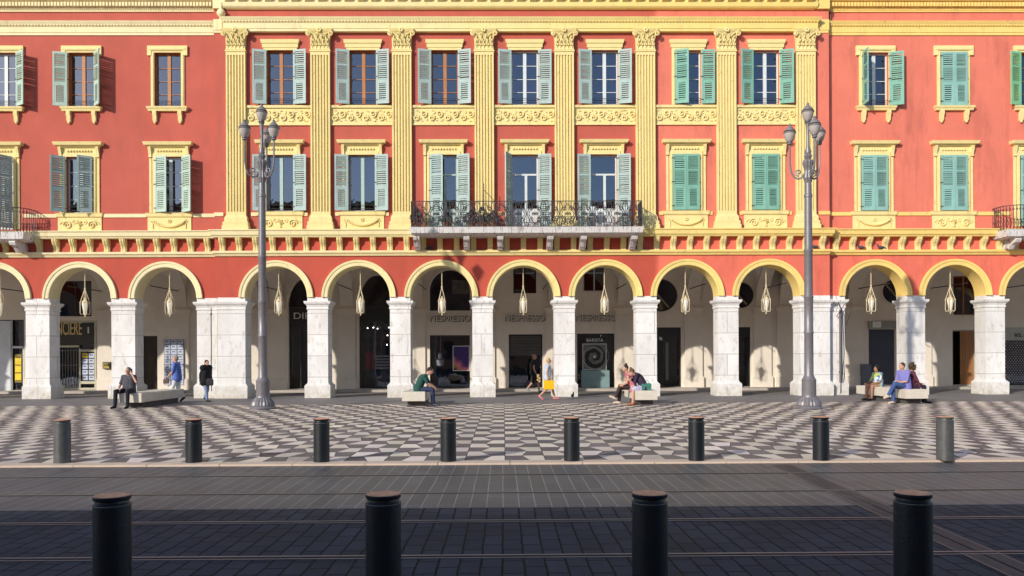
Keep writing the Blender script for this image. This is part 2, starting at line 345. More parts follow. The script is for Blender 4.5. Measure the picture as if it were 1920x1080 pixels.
def relief(w_, h_, kind):
    k = ('relief', round(w_, 2), round(h_, 2), kind)
    if k in cache: return cache[k]
    m = MB(); r_ = random.Random(len(cache)+3)
    m.box(-w_/2, w_/2, 0, .03, 0, h_)
    if kind == 'scroll':
        m.box(-w_/2-.02, w_/2+.02, -.06, 0, h_-.10, h_); m.box(-w_/2, w_/2, -.03, -.001, 0, .07)
        n_ = 8; st_ = w_/n_; zc = h_*.47
        for i in range(n_):
            x = -w_/2+st_*(i+.5); up = i % 2
            spiral(m, x, zc+(.08 if up else -.08), .14, 1.3, R(-90 if up else 90), 1 if up else -1, -.03, .030)
            for q in range(7):
                a_ = r_.uniform(0, 6.28); m.ball((x+.13*math.cos(a_), -.012, zc+(-.14 if up else .14)+.07*math.sin(a_)), .035, .03, .022, n=6, m=4)
    elif kind == 'basket':
        for s_ in (-1, 1):
            spiral(m, s_*w_*.28, h_*.47, .18, 1.6, R(0 if s_ > 0 else 180), s_, -.025, .030)
            spiral(m, s_*w_*.12, h_*.65, .09, 1.2, R(90), -s_, -.015, .015)
            for q in range(5): m.ball((s_*w_*(.40+.012*q), -.012, h_*(.68-.03*q)), .03, .03, .025, n=6, m=4)
        m.lathe([(.03,0),(.07,.04),(.03,.08),(.09,.2),(.11,.22)], (0, 0, h_*.18), 8)
        for q in range(14): m.ball((r_.uniform(-.12,.12), -.03, h_*.62+r_.uniform(-.06,.1)), .035, .035, .035, n=6, m=4)
    else:
        for q in range(19):
            t = q/18*2-1; m.ball((t*w_*.34, -.03, h_*(.34+.32*t*t)), .062-.022*abs(t), .06, .055, n=6, m=4)
        for s_ in (-1, 1):
            spiral(m, s_*w_*.40, h_*.7, .07, 1.2, R(90), s_, -.015, .014)
            for q in range(3): m.ball((s_*w_*.38, -.015, h_*(.5-.12*q)), .03, .03, .04, n=6, m=4)
        for q in range(6): a_ = q*1.047; m.ball((.05*math.cos(a_), -.02, h_*.72+.05*math.sin(a_)), .035, .03, .03, n=6, m=4)
    cache[k] = m.mesh('relief', [M['yellow']]); return cache[k]
def capital_mesh():
    if 'cap' in cache: return cache['cap']
    m = MB(); H = Z_CAP1-Z_CAP0; w_ = .37
    m.stack(-w_, w_, -.16, .02, [(0,0.01),(.05,.03),(.09,.0),(H*.55,.01),(H*.8,.05),(H-.1,.11)])
    m.stack(-w_-.08, w_+.08, -.23, .02, [(H-.10,.0),(H-.05,.03),(H,.05)])
    for row, (zb, zh, n_, off) in enumerate(((.06,.30,5,0), (.20,.34,4,.5))):
        for i in range(n_):
            x = -w_+(i+.5)*(2*w_/n_); o = .0 if row == 0 else .02; hw = w_/n_*.85
            pr = [(-.175-o, zb), (-.20-o, zb+zh*.5), (-.24-o, zb+zh*.85), (-.30-o, zb+zh), (-.31-o, zb+zh*.86)]
            vs_ = []; fs_ = []
            for q, (y, z) in enumerate(pr):
                ww = hw*(.8, 1, .85, .6, .2)[q]; vs_ += [(x-ww, y+.035, z), (x, y, z), (x+ww, y+.035, z)]
            for q in range(4): fs_ += [(q*3, q*3+1, q*3+4, q*3+3), (q*3+1, q*3+2, q*3+5, q*3+4)]
            m.add(vs_, fs_)
            for s_ in (-1, 1): m.ball((x+s_*hw*.6, -.20-o, zb+zh*.6), .03, .03, .05, n=6, m=4)
    for s_ in (-1, 1):
        spiral(m, s_*(w_+.06), H-.20, .10, 1.5, R(90), -s_, -.27, .03, 14)
        spiral(m, s_*.13, H-.22, .075, 1.3, R(90), s_, -.22, .022, 12)
        m.tube([(s_*.1,-.19,.45),(s_*.2,-.22,.6),(s_*(w_+.02),-.25,H-.12)], .025, 5)
    for q in range(6): a_ = q*1.047; m.ball((.06*math.cos(a_), -.29, H-.06+.06*math.sin(a_)), .045, .035, .045, n=6, m=4)
    cache['cap'] = m.mesh('capital', [M['yellow']]); return cache['cap']
def pilaster_mesh():
    if 'pil' in cache: return cache['pil']
    m = MB(); hw = .38; D = .16; z0 = 0; z1 = Z_CAP0-Z_PB; nf = 6; fl = .062; gp = (2*hw-.06*2-nf*fl)/(nf-1)
    m.box(-hw, hw, -D+.055, .02, z0, z1)                       # core, the bottom of the flutes
    xs = [-hw]; x = -hw+.06
    for i in range(nf): xs += [x, x+fl]; x += fl+gp
    xs.append(hw)
    for i in range(0, len(xs), 2): m.box(xs[i], xs[i+1], -D, -D+.058, z0+.12, z1-.16)
    m.box(-hw-.002, hw+.002, -D-.002, 0, z0, z0+.12); m.box(-hw-.002, hw+.002, -D-.002, 0, z1-.16, z1)
    m.box(-hw-.03, hw+.03, -D-.03, 0, z1-.03, z1+.01)
    cache['pil'] = m.mesh('pilaster', [M['yellow']]); return cache['pil']
def base_mesh():
    if 'base' in cache: return cache['base']
    m = MB(); H = Z_PB-Z_SH1
    m.stack(-.38, .38, -.16, .02, [(-.02,.14),(H*.28,.14),(H*.30,.11),(H*.5,.12),(H*.55,.07),(H*.8,.06),(H,.0)])
    cache['base'] = m.mesh('pilaster_base', [M['yellow']]); return cache['base']
def modillion_mesh():
    if 'mod' in cache: return cache['mod']
    H = Z_MOD1-Z_STR1; m = MB()
    pts = [(.02,H),(-.25,H),(-.255,H*.93),(-.24,H*.78),(-.19,H*.6),(-.12,H*.42),(-.09,H*.25),(-.10,H*.1),(-.12,0),(.02,0)]
    m.prism(pts, -.105, .105)
    inner = [(y-.02 if y < 0 else y, z) for y, z in pts]
    m.prism(inner, -.07, -.03); m.prism(inner, .03, .07)
    cache['mod'] = m.mesh('modillion', [M['yellow']]); return cache['mod']
def wall_holes(m, x0, x1, z0, z1, Y, holes, depth=.24, th=.3):
    xs = sorted({x0, x1, *[v for h in holes for v in h[:2]]}); zs = sorted({z0, z1, *[v for h in holes for v in h[2:]]})
    xs = [v for v in xs if x0 <= v <= x1]; zs = [v for v in zs if z0 <= v <= z1]
    for i in range(len(xs)-1):
        for j_ in range(len(zs)-1):
            cx, cz = (xs[i]+xs[i+1])/2, (zs[j_]+zs[j_+1])/2
            if any(h[0] < cx < h[1] and h[2] < cz < h[3] for h in holes): continue
            m.quad((xs[i],Y,zs[j_]), (xs[i+1],Y,zs[j_]), (xs[i+1],Y,zs[j_+1]), (xs[i],Y,zs[j_+1]))
    for a_, b_, c_, d_ in holes:
        a_ = max(a_, x0); b_ = min(b_, x1)
        m.quad((a_,Y,c_), (a_,Y+depth,c_), (a_,Y+depth,d_), (a_,Y,d_)); m.quad((b_,Y+depth,c_), (b_,Y,c_), (b_,Y,d_), (b_,Y+depth,d_))
        m.quad((a_,Y+depth,d_), (b_,Y+depth,d_), (b_,Y,d_), (a_,Y,d_)); m.quad((a_,Y,c_), (b_,Y,c_), (b_,Y+depth,c_), (a_,Y+depth,c_))

rsh = random.Random(11)
def window(B, Y, cx, floor, block, half=.53, left=172, right=172, shut='shutter_a', case='wood', door=False, curtain=False, apron='basket', lw=None, light=0):
    """one window: its surround, casement, glass, shutters, lintel; left/right = how far each leaf is opened in degrees (None = no leaf)"""
    z0, z1 = (Z1A, Z1B) if floor == 1 else (Z2A, Z2B)
    if door: z0 = Z_SH1 + .12
    h = z1-z0; loc = Vector((cx, Y, z0)) - Vector(B.location); m = MB(); w0 = half
    js = .13
    # jamb strips and head
    zb = .0
    for s_ in (-1, 1):
        xa, xb = (s_*w0, s_*(w0+js)) if s_ > 0 else (-(w0+js), -w0)
        m.box(xa, xb, -.05, .0, zb, h); m.box(xa+.03, xb-.03, -.068, -.05, zb, h)
    m.box(-w0-js, w0+js, -.05, 0, h, h+.13)
    Wd = m.build('window', M['yellow'], B, loc)
    lm = MB()
    if floor == 2 and block == 'centre':
        lm.stack(-w0-.17, w0+.17, -.07, 0, [(h+.10, 0), (h+.24, .01), (h+.26, .04), (h+.40, .06), (h+.41, .02)])
    elif floor == 2:
        lm.box(-w0-.26, w0+.26, -.085, 0, h+.07, h+.26); lm.box(-w0-.26, -w0-.10, -.083, 0, h-.12, h+.07); lm.box(w0+.10, w0+.26, -.083, 0, h-.12, h+.07)
        lm.box(-w0-.20, w0+.20, -.10, -.08, h+.10, h+.17)
    else:
        zt = lz(264)-z0; lm.box(-w0-.18, w0+.18, -.04, 0, h+.131, zt-.1)
        lm.stack(-w0-.28, w0+.28, -.10, 0, [(zt-.19, 0), (zt-.13, .05), (zt-.12, .12), (zt-.03, .15), (zt, .16)])
        for q in range(9):
            x = -w0+.08+q*(2*w0-.16)/8; lm.ball((x, -.055, h+.22), .05, .05, .05, n=6, m=4)
        for s_ in (-1, 1):
            c = s_*(w0+.21)
            lm.prism([(.0, zt-.18), (-.17, zt-.18), (-.15, zt-.30), (-.08, zt-.48), (-.10, zt-.58), (0, zt-.62)], c-.055, c+.055)
            lm.box(c-.045, c+.045, -.045, 0, 0, zt-.62)
    lm.build('lintel', M['yellow'], Wd)
    if floor == 2 and block != 'centre':
        sm = MB(); sm.stack(-w0-.22, w0+.22, -.12, 0, [(-.17, 0), (-.10, .02), (-.06, .05), (-.001, .06)])
        sm.build('sill', M['yellow'], Wd)
        for s_ in (-1, 1):
            b = MB(); c = s_*(w0-.03); b.prism([(0,-.17),(-.15,-.17),(-.16,-.28),(-.10,-.42),(-.11,-.5),(-.08,-.57),(0,-.6)], c-.075, c+.075); b.ball((c,-.06,-.6), .06, .05, .07, n=8, m=5); b.build('sill_bracket', M['yellow'], Wd)
    if floor == 1 and not door:
        sm = MB(); sm.stack(-w0-.36, w0+.36, -.07, 0, [(-.16, 0), (-.12, .02), (-.03, .03), (-.001, .05)]); sm.build('sill', M['yellow'], Wd)
        hh = Z1A-.16-Z_SH1; put('apron_relief', relief(2*w0+.66, hh, apron), Wd, (0, -.035, -.16-hh))
    # reveal depth and casement
    closed = (left == 0 and right == 0)
    cm = MB(); yc = .14; ft = .055
    cm.box(-w0, -w0+ft, yc, yc+.05, 0, h); cm.box(w0-ft, w0, yc, yc+.05, 0, h); cm.box(-w0+ft, w0-ft, yc, yc+.05, h-ft, h); cm.box(-w0+ft, w0-ft, yc, yc+.05, 0, .08)
    if not door: cm.box(-.065, .065, yc-.015, yc+.05, .08, h-ft); 
    else:
        cm.box(-w0+ft, w0-ft, yc-.01, yc+.05, h*.72, h*.72+.07); cm.box(0, .10, yc-.01, yc+.05, .08, h*.72)
        cm.box(-w0+ft, w0-ft, yc-.008, yc+.045, .08, .75)
    if case == 'greenwood': rows = []
    else: rows = [h*.25, h*.49, h*.735]
    if not door:
        for z in rows: cm.box(-w0+ft, -.065, yc, yc+.03, z-.011, z+.011); cm.box(.065, w0-ft, yc, yc+.03, z-.011, z+.011)
    cm.build('casement', M[case], Wd)
    if not door:
        bm_ = MB()
        for z in (.12, .27): bm_.tube([(-w0, .05, z), (w0, .05, z)], .011, 5)
        bm_.build('guard_rail', M['iron'], Wd)
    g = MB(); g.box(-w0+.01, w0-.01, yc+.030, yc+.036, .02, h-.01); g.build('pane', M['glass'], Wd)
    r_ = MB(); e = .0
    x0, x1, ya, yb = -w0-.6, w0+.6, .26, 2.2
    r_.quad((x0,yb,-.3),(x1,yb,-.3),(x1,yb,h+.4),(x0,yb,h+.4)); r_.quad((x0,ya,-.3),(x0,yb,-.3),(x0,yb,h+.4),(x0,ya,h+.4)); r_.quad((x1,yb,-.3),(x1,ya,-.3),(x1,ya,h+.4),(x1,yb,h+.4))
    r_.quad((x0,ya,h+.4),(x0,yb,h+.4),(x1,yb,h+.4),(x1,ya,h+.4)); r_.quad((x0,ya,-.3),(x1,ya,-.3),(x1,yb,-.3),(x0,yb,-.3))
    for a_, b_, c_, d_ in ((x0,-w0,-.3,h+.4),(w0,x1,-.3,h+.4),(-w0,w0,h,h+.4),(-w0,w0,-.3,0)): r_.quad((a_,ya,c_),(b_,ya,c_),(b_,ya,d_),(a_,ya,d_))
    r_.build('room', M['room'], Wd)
    if curtain:
        k = MB(); n_ = 22; xa, xb = {'r': (.08, w0-.04), 'l': (-w0+.04, -.08), 'top': (-w0+.03, w0-.03)}[curtain]
        za = .05 if curtain != 'top' else h*.45
        vs_ = []
        for i in range(n_+1):
            x = xa+(xb-xa)*i/n_; y = .30+.03*math.sin(i*1.9); vs_ += [(x, y, za), (x, y, h-.05)]
        k.add(vs_, [(2*i, 2*i+2, 2*i+3, 2*i+1) for i in range(n_)]); k.build('curtain', M['curtain'], Wd)
    lw = lw or w0
    z_s = .02 if not door else .02
    for ang, s_ in ((left, -1), (right, 1)):
        if ang is None: continue
        if ang > 8: ang += rsh.uniform(-5, 4)
        elif ang == 0: ang = rsh.uniform(0, 2.5)
        me_ = leaf_mesh(lw-.004, h-.03, shut)
        if s_ < 0: put('shutter', me_, Wd, (-w0+.0, -.105, z_s), (0, 0, R(-ang)))
        else: put('shutter', me_, Wd, (w0, -.105, z_s), (0, 0, R(180+ang)))
    return Wd

def building(name, label, x0, x1, Y, arches, cwins, pil=(), cornice='teeth', low_x=None, ex=None):
    ex0, ex1 = ex or (x0, x1)
    B = empty(name, ((x0+x1)/2, Y, 0), label, 'building'); B['world_parts'] = 1
    ra = RA+.03; WT = .75
    # arcade wall with its round arches
    m = MB(); xs_prev = x0; zt = Z_STR0+.2
    for cx in arches:
        m.quad((xs_prev,Y,ZS),(cx-ra,Y,ZS),(cx-ra,Y,zt),(xs_prev,Y,zt)); m.quad((cx-ra,Y+WT,ZS),(xs_prev,Y+WT,ZS),(xs_prev,Y+WT,zt+.7),(cx-ra,Y+WT,zt+.7))
        n_ = 28
        for i in range(n_):
            a0 = math.pi*(1-i/n_); a1 = math.pi*(1-(i+1)/n_); xa, za, xb, zb = cx+ra*math.cos(a0), ZS+ra*math.sin(a0), cx+ra*math.cos(a1), ZS+ra*math.sin(a1)
            m.quad((xa,Y,za),(xb,Y,zb),(xb,Y,zt),(xa,Y,zt)); m.quad((xb,Y+WT,zb),(xa,Y+WT,za),(xa,Y+WT,zt+.7),(xb,Y+WT,zt+.7))
            m.quad((xa,Y,za),(xa,Y+WT,za),(xb,Y+WT,zb),(xb,Y,zb))
        xs_prev = cx+ra
    m.quad((xs_prev,Y,ZS),(x1,Y,ZS),(x1,Y,zt),(xs_prev,Y,zt)); m.quad((x1,Y+WT,ZS),(xs_prev,Y+WT,ZS),(xs_prev,Y+WT,zt+.7),(x1,Y+WT,zt+.7))
    for x in (x0, x1): m.quad((x,Y,ZS),(x,Y+WT,ZS),(x,Y+WT,zt),(x,Y,zt))
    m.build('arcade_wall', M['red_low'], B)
    for cx in arches:
        t = MB(); n_ = 32; pr = [(RA, WT+.01), (RA, -.055), (RA+.03,-.065), (RA+.14,-.065), (RA+.15,-.09), (RA+.235,-.10), (RA+.245,0)]
        vs_ = []
        for i in range(n_+1):
            a0 = math.pi*(1-i/n_)
            vs_ += [(cx+r*math.cos(a0), Y+dy, ZS+r*math.sin(a0)) for r, dy in pr]
        k = len(pr); t.add(vs_, [(i*k+q, i*k+q+1, (i+1)*k+q+1, (i+1)*k+q) for i in range(n_) for q in range(k-1)])
        t.build('arch_trim', M['yellow'], B)
    # piers
    edges = [x0] + [v for cx in arches for v in (cx-RA, cx+RA)] + [x1]
    PR = [(0.0,.10),(.50,.105),(.60,.01),(.68,0),(3.50,0),(3.52,.03),(3.57,.03),(3.60,.01),(3.68,.04),(3.74,.10),(3.80,.12),(3.84,.12),(3.85,.0),(ZS,0)]
    for i in range(0, len(edges), 2):
        a_, b_ = edges[i], edges[i+1]
        if b_-a_ < .1: continue
        p = MB(); p.stack(a_+(.1 if i == 0 and name != 'centre' else 0), b_-(.0), Y, Y+WT, PR)
        p.build('pier', M['pier'], B)
    # string course, modillions, shelf
    s = MB(); s.stack(x0, x1, Y-.10, Y+.4, [(Z_STR0, -.04), (Z_STR0+.08, .0), (Z_STR0+.11, .05), (Z_STR1, .06)]); s.build('string_course', M['yellow'], B)
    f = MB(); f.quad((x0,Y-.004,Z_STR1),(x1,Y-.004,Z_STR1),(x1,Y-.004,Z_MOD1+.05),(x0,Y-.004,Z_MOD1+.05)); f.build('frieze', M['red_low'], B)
    n_ = round((x1-x0)/.655); 
    for i in range(n_): put('modillion', modillion_mesh(), B, Vector((x0+(i+.5)*(x1-x0)/n_, Y-.002, Z_STR1)) - Vector(B.location))
    s = MB(); s.stack(x0, x1, Y-.28, Y+.3, [(Z_MOD1, -.0), (Z_MOD1+.05, .02), (Z_MOD1+.08, .06), (Z_SH1-.07, .08), (Z_SH1-.03, .12), (Z_SH1, .12)]); s.build('cornice_shelf', M['yellow'], B)
    # upper wall
    holes = []
    for wd in cwins:
        hf = wd.get('half', .53); z0_, z1_ = (Z1A, Z1B) if wd['floor'] == 1 else (Z2A, Z2B)
        if wd.get('door'): z0_ = Z_SH1+.12
        holes.append((wd['cx']-hf, wd['cx']+hf, z0_, z1_))
    m = MB(); wall_holes(m, x0, x1, Z_SH1-.05, Z_FR1+.3, Y, holes)
    for x in (x0, x1): m.quad((x,Y,Z_SH1-.05),(x,Y+.5,Z_SH1-.05),(x,Y+.5,Z_FR1+.3),(x,Y,Z_FR1+.3))
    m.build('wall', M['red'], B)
    blk = name_block = 'centre' if pil else 'wing'
    for wd in cwins: window(B, Y, wd['cx'], wd['floor'], blk, **{k: v for k, v in wd.items() if k not in ('cx', 'floor')})
    # thin band at first floor sill level between the windows
    bm_ = MB(); segs = []; cur = x0
    cuts = sorted([(wd['cx']-.92, wd['cx']+.92) for wd in cwins if wd['floor'] == 1] + [(p-.55, p+.55) for p in pil])
    for a_, b_ in cuts:
        if a_ > cur+.05: bm_.stack(cur, a_, Y-.04, Y, [(Z1A-.17, 0), (Z1A-.05, .01), (Z1A-.03, .0)])
        cur = max(cur, b_)
    if x1 > cur+.05: bm_.stack(cur, x1, Y-.04, Y, [(Z1A-.17, 0), (Z1A-.05, .01), (Z1A-.03, .0)])
    bm_.build('sill_band', M['yellow'], B)
    for i, p in enumerate(pil):
        L_ = Vector((p, Y, Z_PB)) - Vector(B.location)
        P = put('pilaster', pilaster_mesh(), B, L_)
        put('capital', capital_mesh(), P, (0, 0, Z_CAP0-Z_PB)); put('pilaster_base', base_mesh(), P, (0, 0, Z_SH1-Z_PB))
    for a_, b_ in zip(pil[:-1], pil[1:]):
        w_ = b_-a_-.78; zz = lz(235); put('relief_panel', relief(w_, lz(198)-zz, 'scroll'), B, Vector(((a_+b_)/2, Y-.035, zz)) - Vector(B.location))
    # entablature
    pj = .20 if pil else .06
    e = MB(); e.stack(ex0, ex1, Y-pj, Y+.3, [(Z_EN0, -.02), (Z_EN0+.10, -.02), (Z_EN0+.105, .0), (Z_EN0+.32, .01), (Z_EN0+.33, .03), (Z_EN1-.12, .05), (Z_EN1-.06, .10), (Z_EN1, .12)])
    if pil:
        for a_, b_ in ((x0, ex0-.002), (ex1+.002, x1)):
            e.stack(a_, b_, Y-.05, Y+.3, [(Z_EN0, -.02), (Z_EN0+.10, -.02), (Z_EN0+.105, .0), (Z_EN0+.32, .0), (Z_EN0+.33, .0), (Z_EN1-.12, .0), (Z_EN1, .0)])
            e.box(a_, b_, Y-.12, Y+.3, Z_FR1-.02, Z_FR1+.5)
    x = ex0+.05
    while x < ex1: e.ball((x, Y-pj-.05, Z_EN1-.155), .045, .03, .03, n=6, m=4); x += .125
    e.build('entablature', M['yellow'], B)
    c = MB()
    if cornice == 'teeth':
        c.stack(ex0, ex1, Y-.16, Y+.3, [(Z_FR1-.04, -.08), (Z_FR1, -.02), (Z_FR1+.05, .02), (Z_FR1+.20, .04)])
        c.stack(ex0-.1, ex1+.1, Y-.42, Y+.3, [(Z_FR1+.50, 0), (Z_FR1+.60, .04), (Z_FR1+.8, .12)])
        c.box(ex0, ex1, Y-.2, Y+.29, Z_FR1+.201, Z_FR1+.499); x = ex0+.2
        while x < ex1-.1:
            c.prism([(Y-.1, Z_FR1+.49), (Y-.41, Z_FR1+.49), (Y-.40, Z_FR1+.36), (Y-.33, Z_FR1+.27), (Y-.22, Z_FR1+.205), (Y-.1, Z_FR1+.205)], x-.12, x+.12)
            x += .52
    else:
        c.box(ex0, ex1, Y-.05, Y+.3, Z_FR1-.02, Z_FR1+.03); c.box(ex0, ex1, Y-.06, Y+.3, Z_FR1+.031, Z_FR1+.12)
        x = ex0+.03
        while x < ex1-.05: c.ball((x, Y-.07, Z_FR1+.075), .026, .03, .035, n=5, m=4); x += .07
        c.box(ex0, ex1, Y-.10, Y+.3, Z_FR1+.121, Z_FR1+.36); x = ex0+.04
        while x < ex1-.1: c.box(x, x+.082, Y-.20, Y-.10, Z_FR1+.15, Z_FR1+.31); x += .127
        c.stack(ex0-.05, ex1+.05, Y-.32, Y+.3, [(Z_FR1+.361, -.1), (Z_FR1+.5, 0), (Z_FR1+.75, .1)])
    c.build('top_cornice', M['yellow'], B)
    r_ = MB(); r_.add([(x0,Y-.6,Z_FR1+.81),(x1,Y-.6,Z_FR1+.81),(x1,Y+6,Z_FR1+3),(x0,Y+6,Z_FR1+3),(x0,Y+12,Z_FR1+.8),(x1,Y+12,Z_FR1+.8)], [(0,1,2,3),(3,2,5,4)])
    r_.build('roof', M['roof'], B)
    fl = MB(); fl.box(x0+.01, x1-.01, Y+WT+.01, Y+12, Z_SH1-.4, Z_SH1-.2); fl.box(x0+.01, x1-.01, Y+11.7, Y+12, 0, Z_FR1+.8); fl.build('floor_slab', M['room'], B)
    return B
M['pier'] = None
def pier_mat():
    m = bpy.data.materials.new('pier_stone'); m.use_nodes = True; n = m.node_tree; L = n.links; p = n.nodes['Principled BSDF']; p.inputs['Roughness'].default_value = .8; p.inputs['Specular IOR Level'].default_value = .25
    tc = n.nodes.new('ShaderNodeTexCoord'); sp = n.nodes.new('ShaderNodeSeparateXYZ'); L.new(tc.outputs['Object'], sp.inputs[0])
    cb = n.nodes.new('ShaderNodeCombineXYZ'); ad = n.nodes.new('ShaderNodeMath'); ad.operation = 'ADD'; L.new(sp.outputs[0], ad.inputs[0]); L.new(sp.outputs[1], ad.inputs[1]); L.new(ad.outputs[0], cb.inputs[0]); L.new(sp.outputs[2], cb.inputs[1])
    b = n.nodes.new('ShaderNodeTexBrick'); b.offset = .37; b.inputs['Scale'].default_value = 1; b.inputs['Brick Width'].default_value = 2.9; b.inputs['Row Height'].default_value = .84
    b.inputs['Color1'].default_value = (.84,.81,.79,1); b.inputs['Color2'].default_value = (.74,.715,.70,1); b.inputs['Mortar'].default_value = (.34,.31,.29,1); b.inputs['Mortar Size'].default_value = .012; b.inputs['Mortar Smooth'].default_value = .3; L.new(cb.outputs[0], b.inputs['Vector'])
    def noise(sc, lo, hi, det=8, mp=(1,1,1)):
        q = n.nodes.new('ShaderNodeMapping'); q.inputs['Scale'].default_value = mp; L.new(tc.outputs['Object'], q.inputs[0])
        z = n.nodes.new('ShaderNodeTexNoise'); z.inputs['Scale'].default_value = sc; z.inputs['Detail'].default_value = det; z.inputs['Roughness'].default_value = .7; L.new(q.outputs[0], z.inputs['Vector'])
        r = n.nodes.new('ShaderNodeMapRange'); r.inputs['From Min'].default_value = lo; r.inputs['From Max'].default_value = hi; L.new(z.outputs[0], r.inputs['Value']); return r.outputs[0], z
    def mixc(fac, a_, col):
        x_ = n.nodes.new('ShaderNodeMix'); x_.data_type = 'RGBA'; L.new(fac, x_.inputs[0]); L.new(a_, x_.inputs[6]); x_.inputs[7].default_value = (*col, 1); return x_.outputs[2]
    f1, _ = noise(1.1, .42, .80, mp=(1,1,.45)); c = mixc(f1, b.outputs[0], (.60,.56,.51))
    f2, _ = noise(6, .54, .72, mp=(1,1,.4)); c = mixc(f2, c, (.46,.43,.39))
    f3, z3 = noise(20, .62, .70, 4); c = mixc(f3, c, (.26,.23,.21))
    # grime of the foot course
    f4, _ = noise(4.5, .35, .65); r = n.nodes.new('ShaderNodeMapRange'); r.inputs['From Min'].default_value = .75; r.inputs['From Max'].default_value = .0; L.new(sp.outputs[2], r.inputs['Value'])
    mu = n.nodes.new('ShaderNodeMath'); mu.operation = 'MULTIPLY'; L.new(f4, mu.inputs[0]); L.new(r.outputs[0], mu.inputs[1]); c = mixc(mu.outputs[0], c, (.50,.44,.33))
    L.new(c, p.inputs['Base Color'])
    ff, z5 = noise(30, .3, .7, 4); bp = n.nodes.new('ShaderNodeBump'); bp.inputs['Strength'].default_value = .4; bp.inputs['Distance'].default_value = .015; L.new(ff, bp.inputs['Height']); L.new(bp.outputs[0], p.inputs['Normal']); return m
M['pier'] = pier_mat()
M['roof'] = mat('roof_tiles', (.35,.15,.09), .8, .2, 4)

# ---------------------------------------------------------------- the three fronts
def W(px, floor, Y=YC, **k): return dict(cx=ux(px, Y, 145 if floor == 2 else 340), floor=floor, **k)
XL, XRT = ux(403, YC, 560), ux(1556, YC, 560)
a518, a1442 = ux(518, YC, 556), ux(1442, YC, 556); BAY = (a1442-a518)/6
c_arch = [a518 + BAY*i for i in range(7)]
cw = [W(526,2,shut='shutter_b',left=170,right=170), W(681,2,shut='shutter_b',left=170,right=168), W(834,2,shut='shutter_b',left=170,right=170),
      W(984,2,shut='shutter_b',case='whitewood',curtain='r',left=170,right=170), W(1134,2,shut='shutter_b',case='whitewood',curtain='r',left=170,right=170),
      W(1290,2,shut='shutter_c',case='whitewood',left=14,right=172,half=.52), W(1436,2,shut='shutter_c',case='whitewood',left=168,right=168),
      W(526,1,shut='shutter_b',case='greenwood',curtain='top',left=172,right=172,apron='basket'), W(679,1,shut='shutter_b',case='greenwood',left=172,right=170,curtain='top',apron='garland'),
      W(832,1,shut='shutter_b',case='greenwood',left=12,right=168,door=True), W(984,1,shut='shutter_b',case='whitewood',left=118,right=170,door=True),
      W(1132,1,shut='shutter_b',case='whitewood',left=170,right=170,door=True), W(1286,1,shut='shutter_c',case='greenwood',left=0,right=0,apron='garland'),
      W(1435,1,shut='shutter_c',case='greenwood',left=0,right=0,apron='basket')]
pils = [ux(p, YC-.16, 250) for p in (442,600.5,753.5,908,1058.5,1211,1363,1512)]
BC = building('arcaded_building', 'red front with seven arches, fluted yellow pilasters and a long iron balcony', XL, XRT, YC, c_arch, cw, pils, 'teeth', ex=(pils[0]-.46, pils[-1]+.46))
l151, l311 = ux(150.5, YW, 556), ux(311, YW, 556); LB = l311-l151
LX0 = l151-LB*3.5
lw_ = [W(8,2,YW,shut='shutter_a',case='whitewood',curtain='l',left=160,right=146), W(154,2,YW,shut='shutter_a',left=172,right=140), W(315,2,YW,left=None,right=None),
       W(0,1,YW,shut='shutter_b',case='whitewood',left=150,right=60,door=True), W(150,1,YW,shut='shutter_d2' if 0 else 'shutter_b',case='whitewood',left=140,right=30,apron='basket'),
       W(318,1,YW,shut='shutter_a',case='whitewood',left=18,right=152,apron='garland'),
       W(-150,2,YW), W(-150,1,YW,case='greenwood'), W(-300,2,YW), W(-300,1,YW,case='greenwood')]
BL = building('arcaded_building', 'plain red wing with cream window surrounds at the left side, beyond the drainpipe', LX0, XL-.002, YW, [l151-LB*3, l151-LB*2, l151-LB, l151, l311], lw_, (), 'dentil')
r1, r2 = ux(1641, YW, 556), ux(1791, YW, 556); RB = r2-r1
rw_ = [W(1641,2,YW,shut='shutter_c',case='whitewood',left=92,right=168), W(1787,2,YW,shut='shutter_d',left=0,right=0), W(1936,2,YW,shut='shutter_e',left=165,right=165),
       W(1638,1,YW,shut='shutter_d',left=0,right=0,apron='garland'), W(1787,1,YW,shut='shutter_d',left=0,right=0,apron='basket'), W(1936,1,YW,shut='shutter_d',left=0,right=0,door=True),
       W(2086,2,YW,shut='shutter_c'), W(2086,1,YW,shut='shutter_c',case='greenwood'), W(2236,2,YW,shut='shutter_c'), W(2236,1,YW,shut='shutter_c',case='greenwood')]
BR = building('arcaded_building', 'salmon wing with deep yellow surrounds and closed green shutters at the right side', XRT+.002, r1+RB*4.5, YW, [r1+RB*i for i in range(5)], rw_, (), 'dentil')

# arcade: vaults, back wall with doors and windows
def X(px, py=650, Y=YB): return ux(px, Y, py)
def Zb(py): return lz(py, YB)
blocks = [(BL, LX0, XL-.002, YW, [l151-LB*i for i in (3,2,1,0)]+[l311], LB), (BC, XL, XRT, YC, c_arch, BAY), (BR, XRT+.002, r1+RB*4.5, YW, [r1+RB*i for i in range(5)], RB)]
holesB = {0: [], 1: [], 2: []}
def hole(b, xa, xb, za, zb): holesB[b].append((xa, xb, za, zb))
Zf = .13
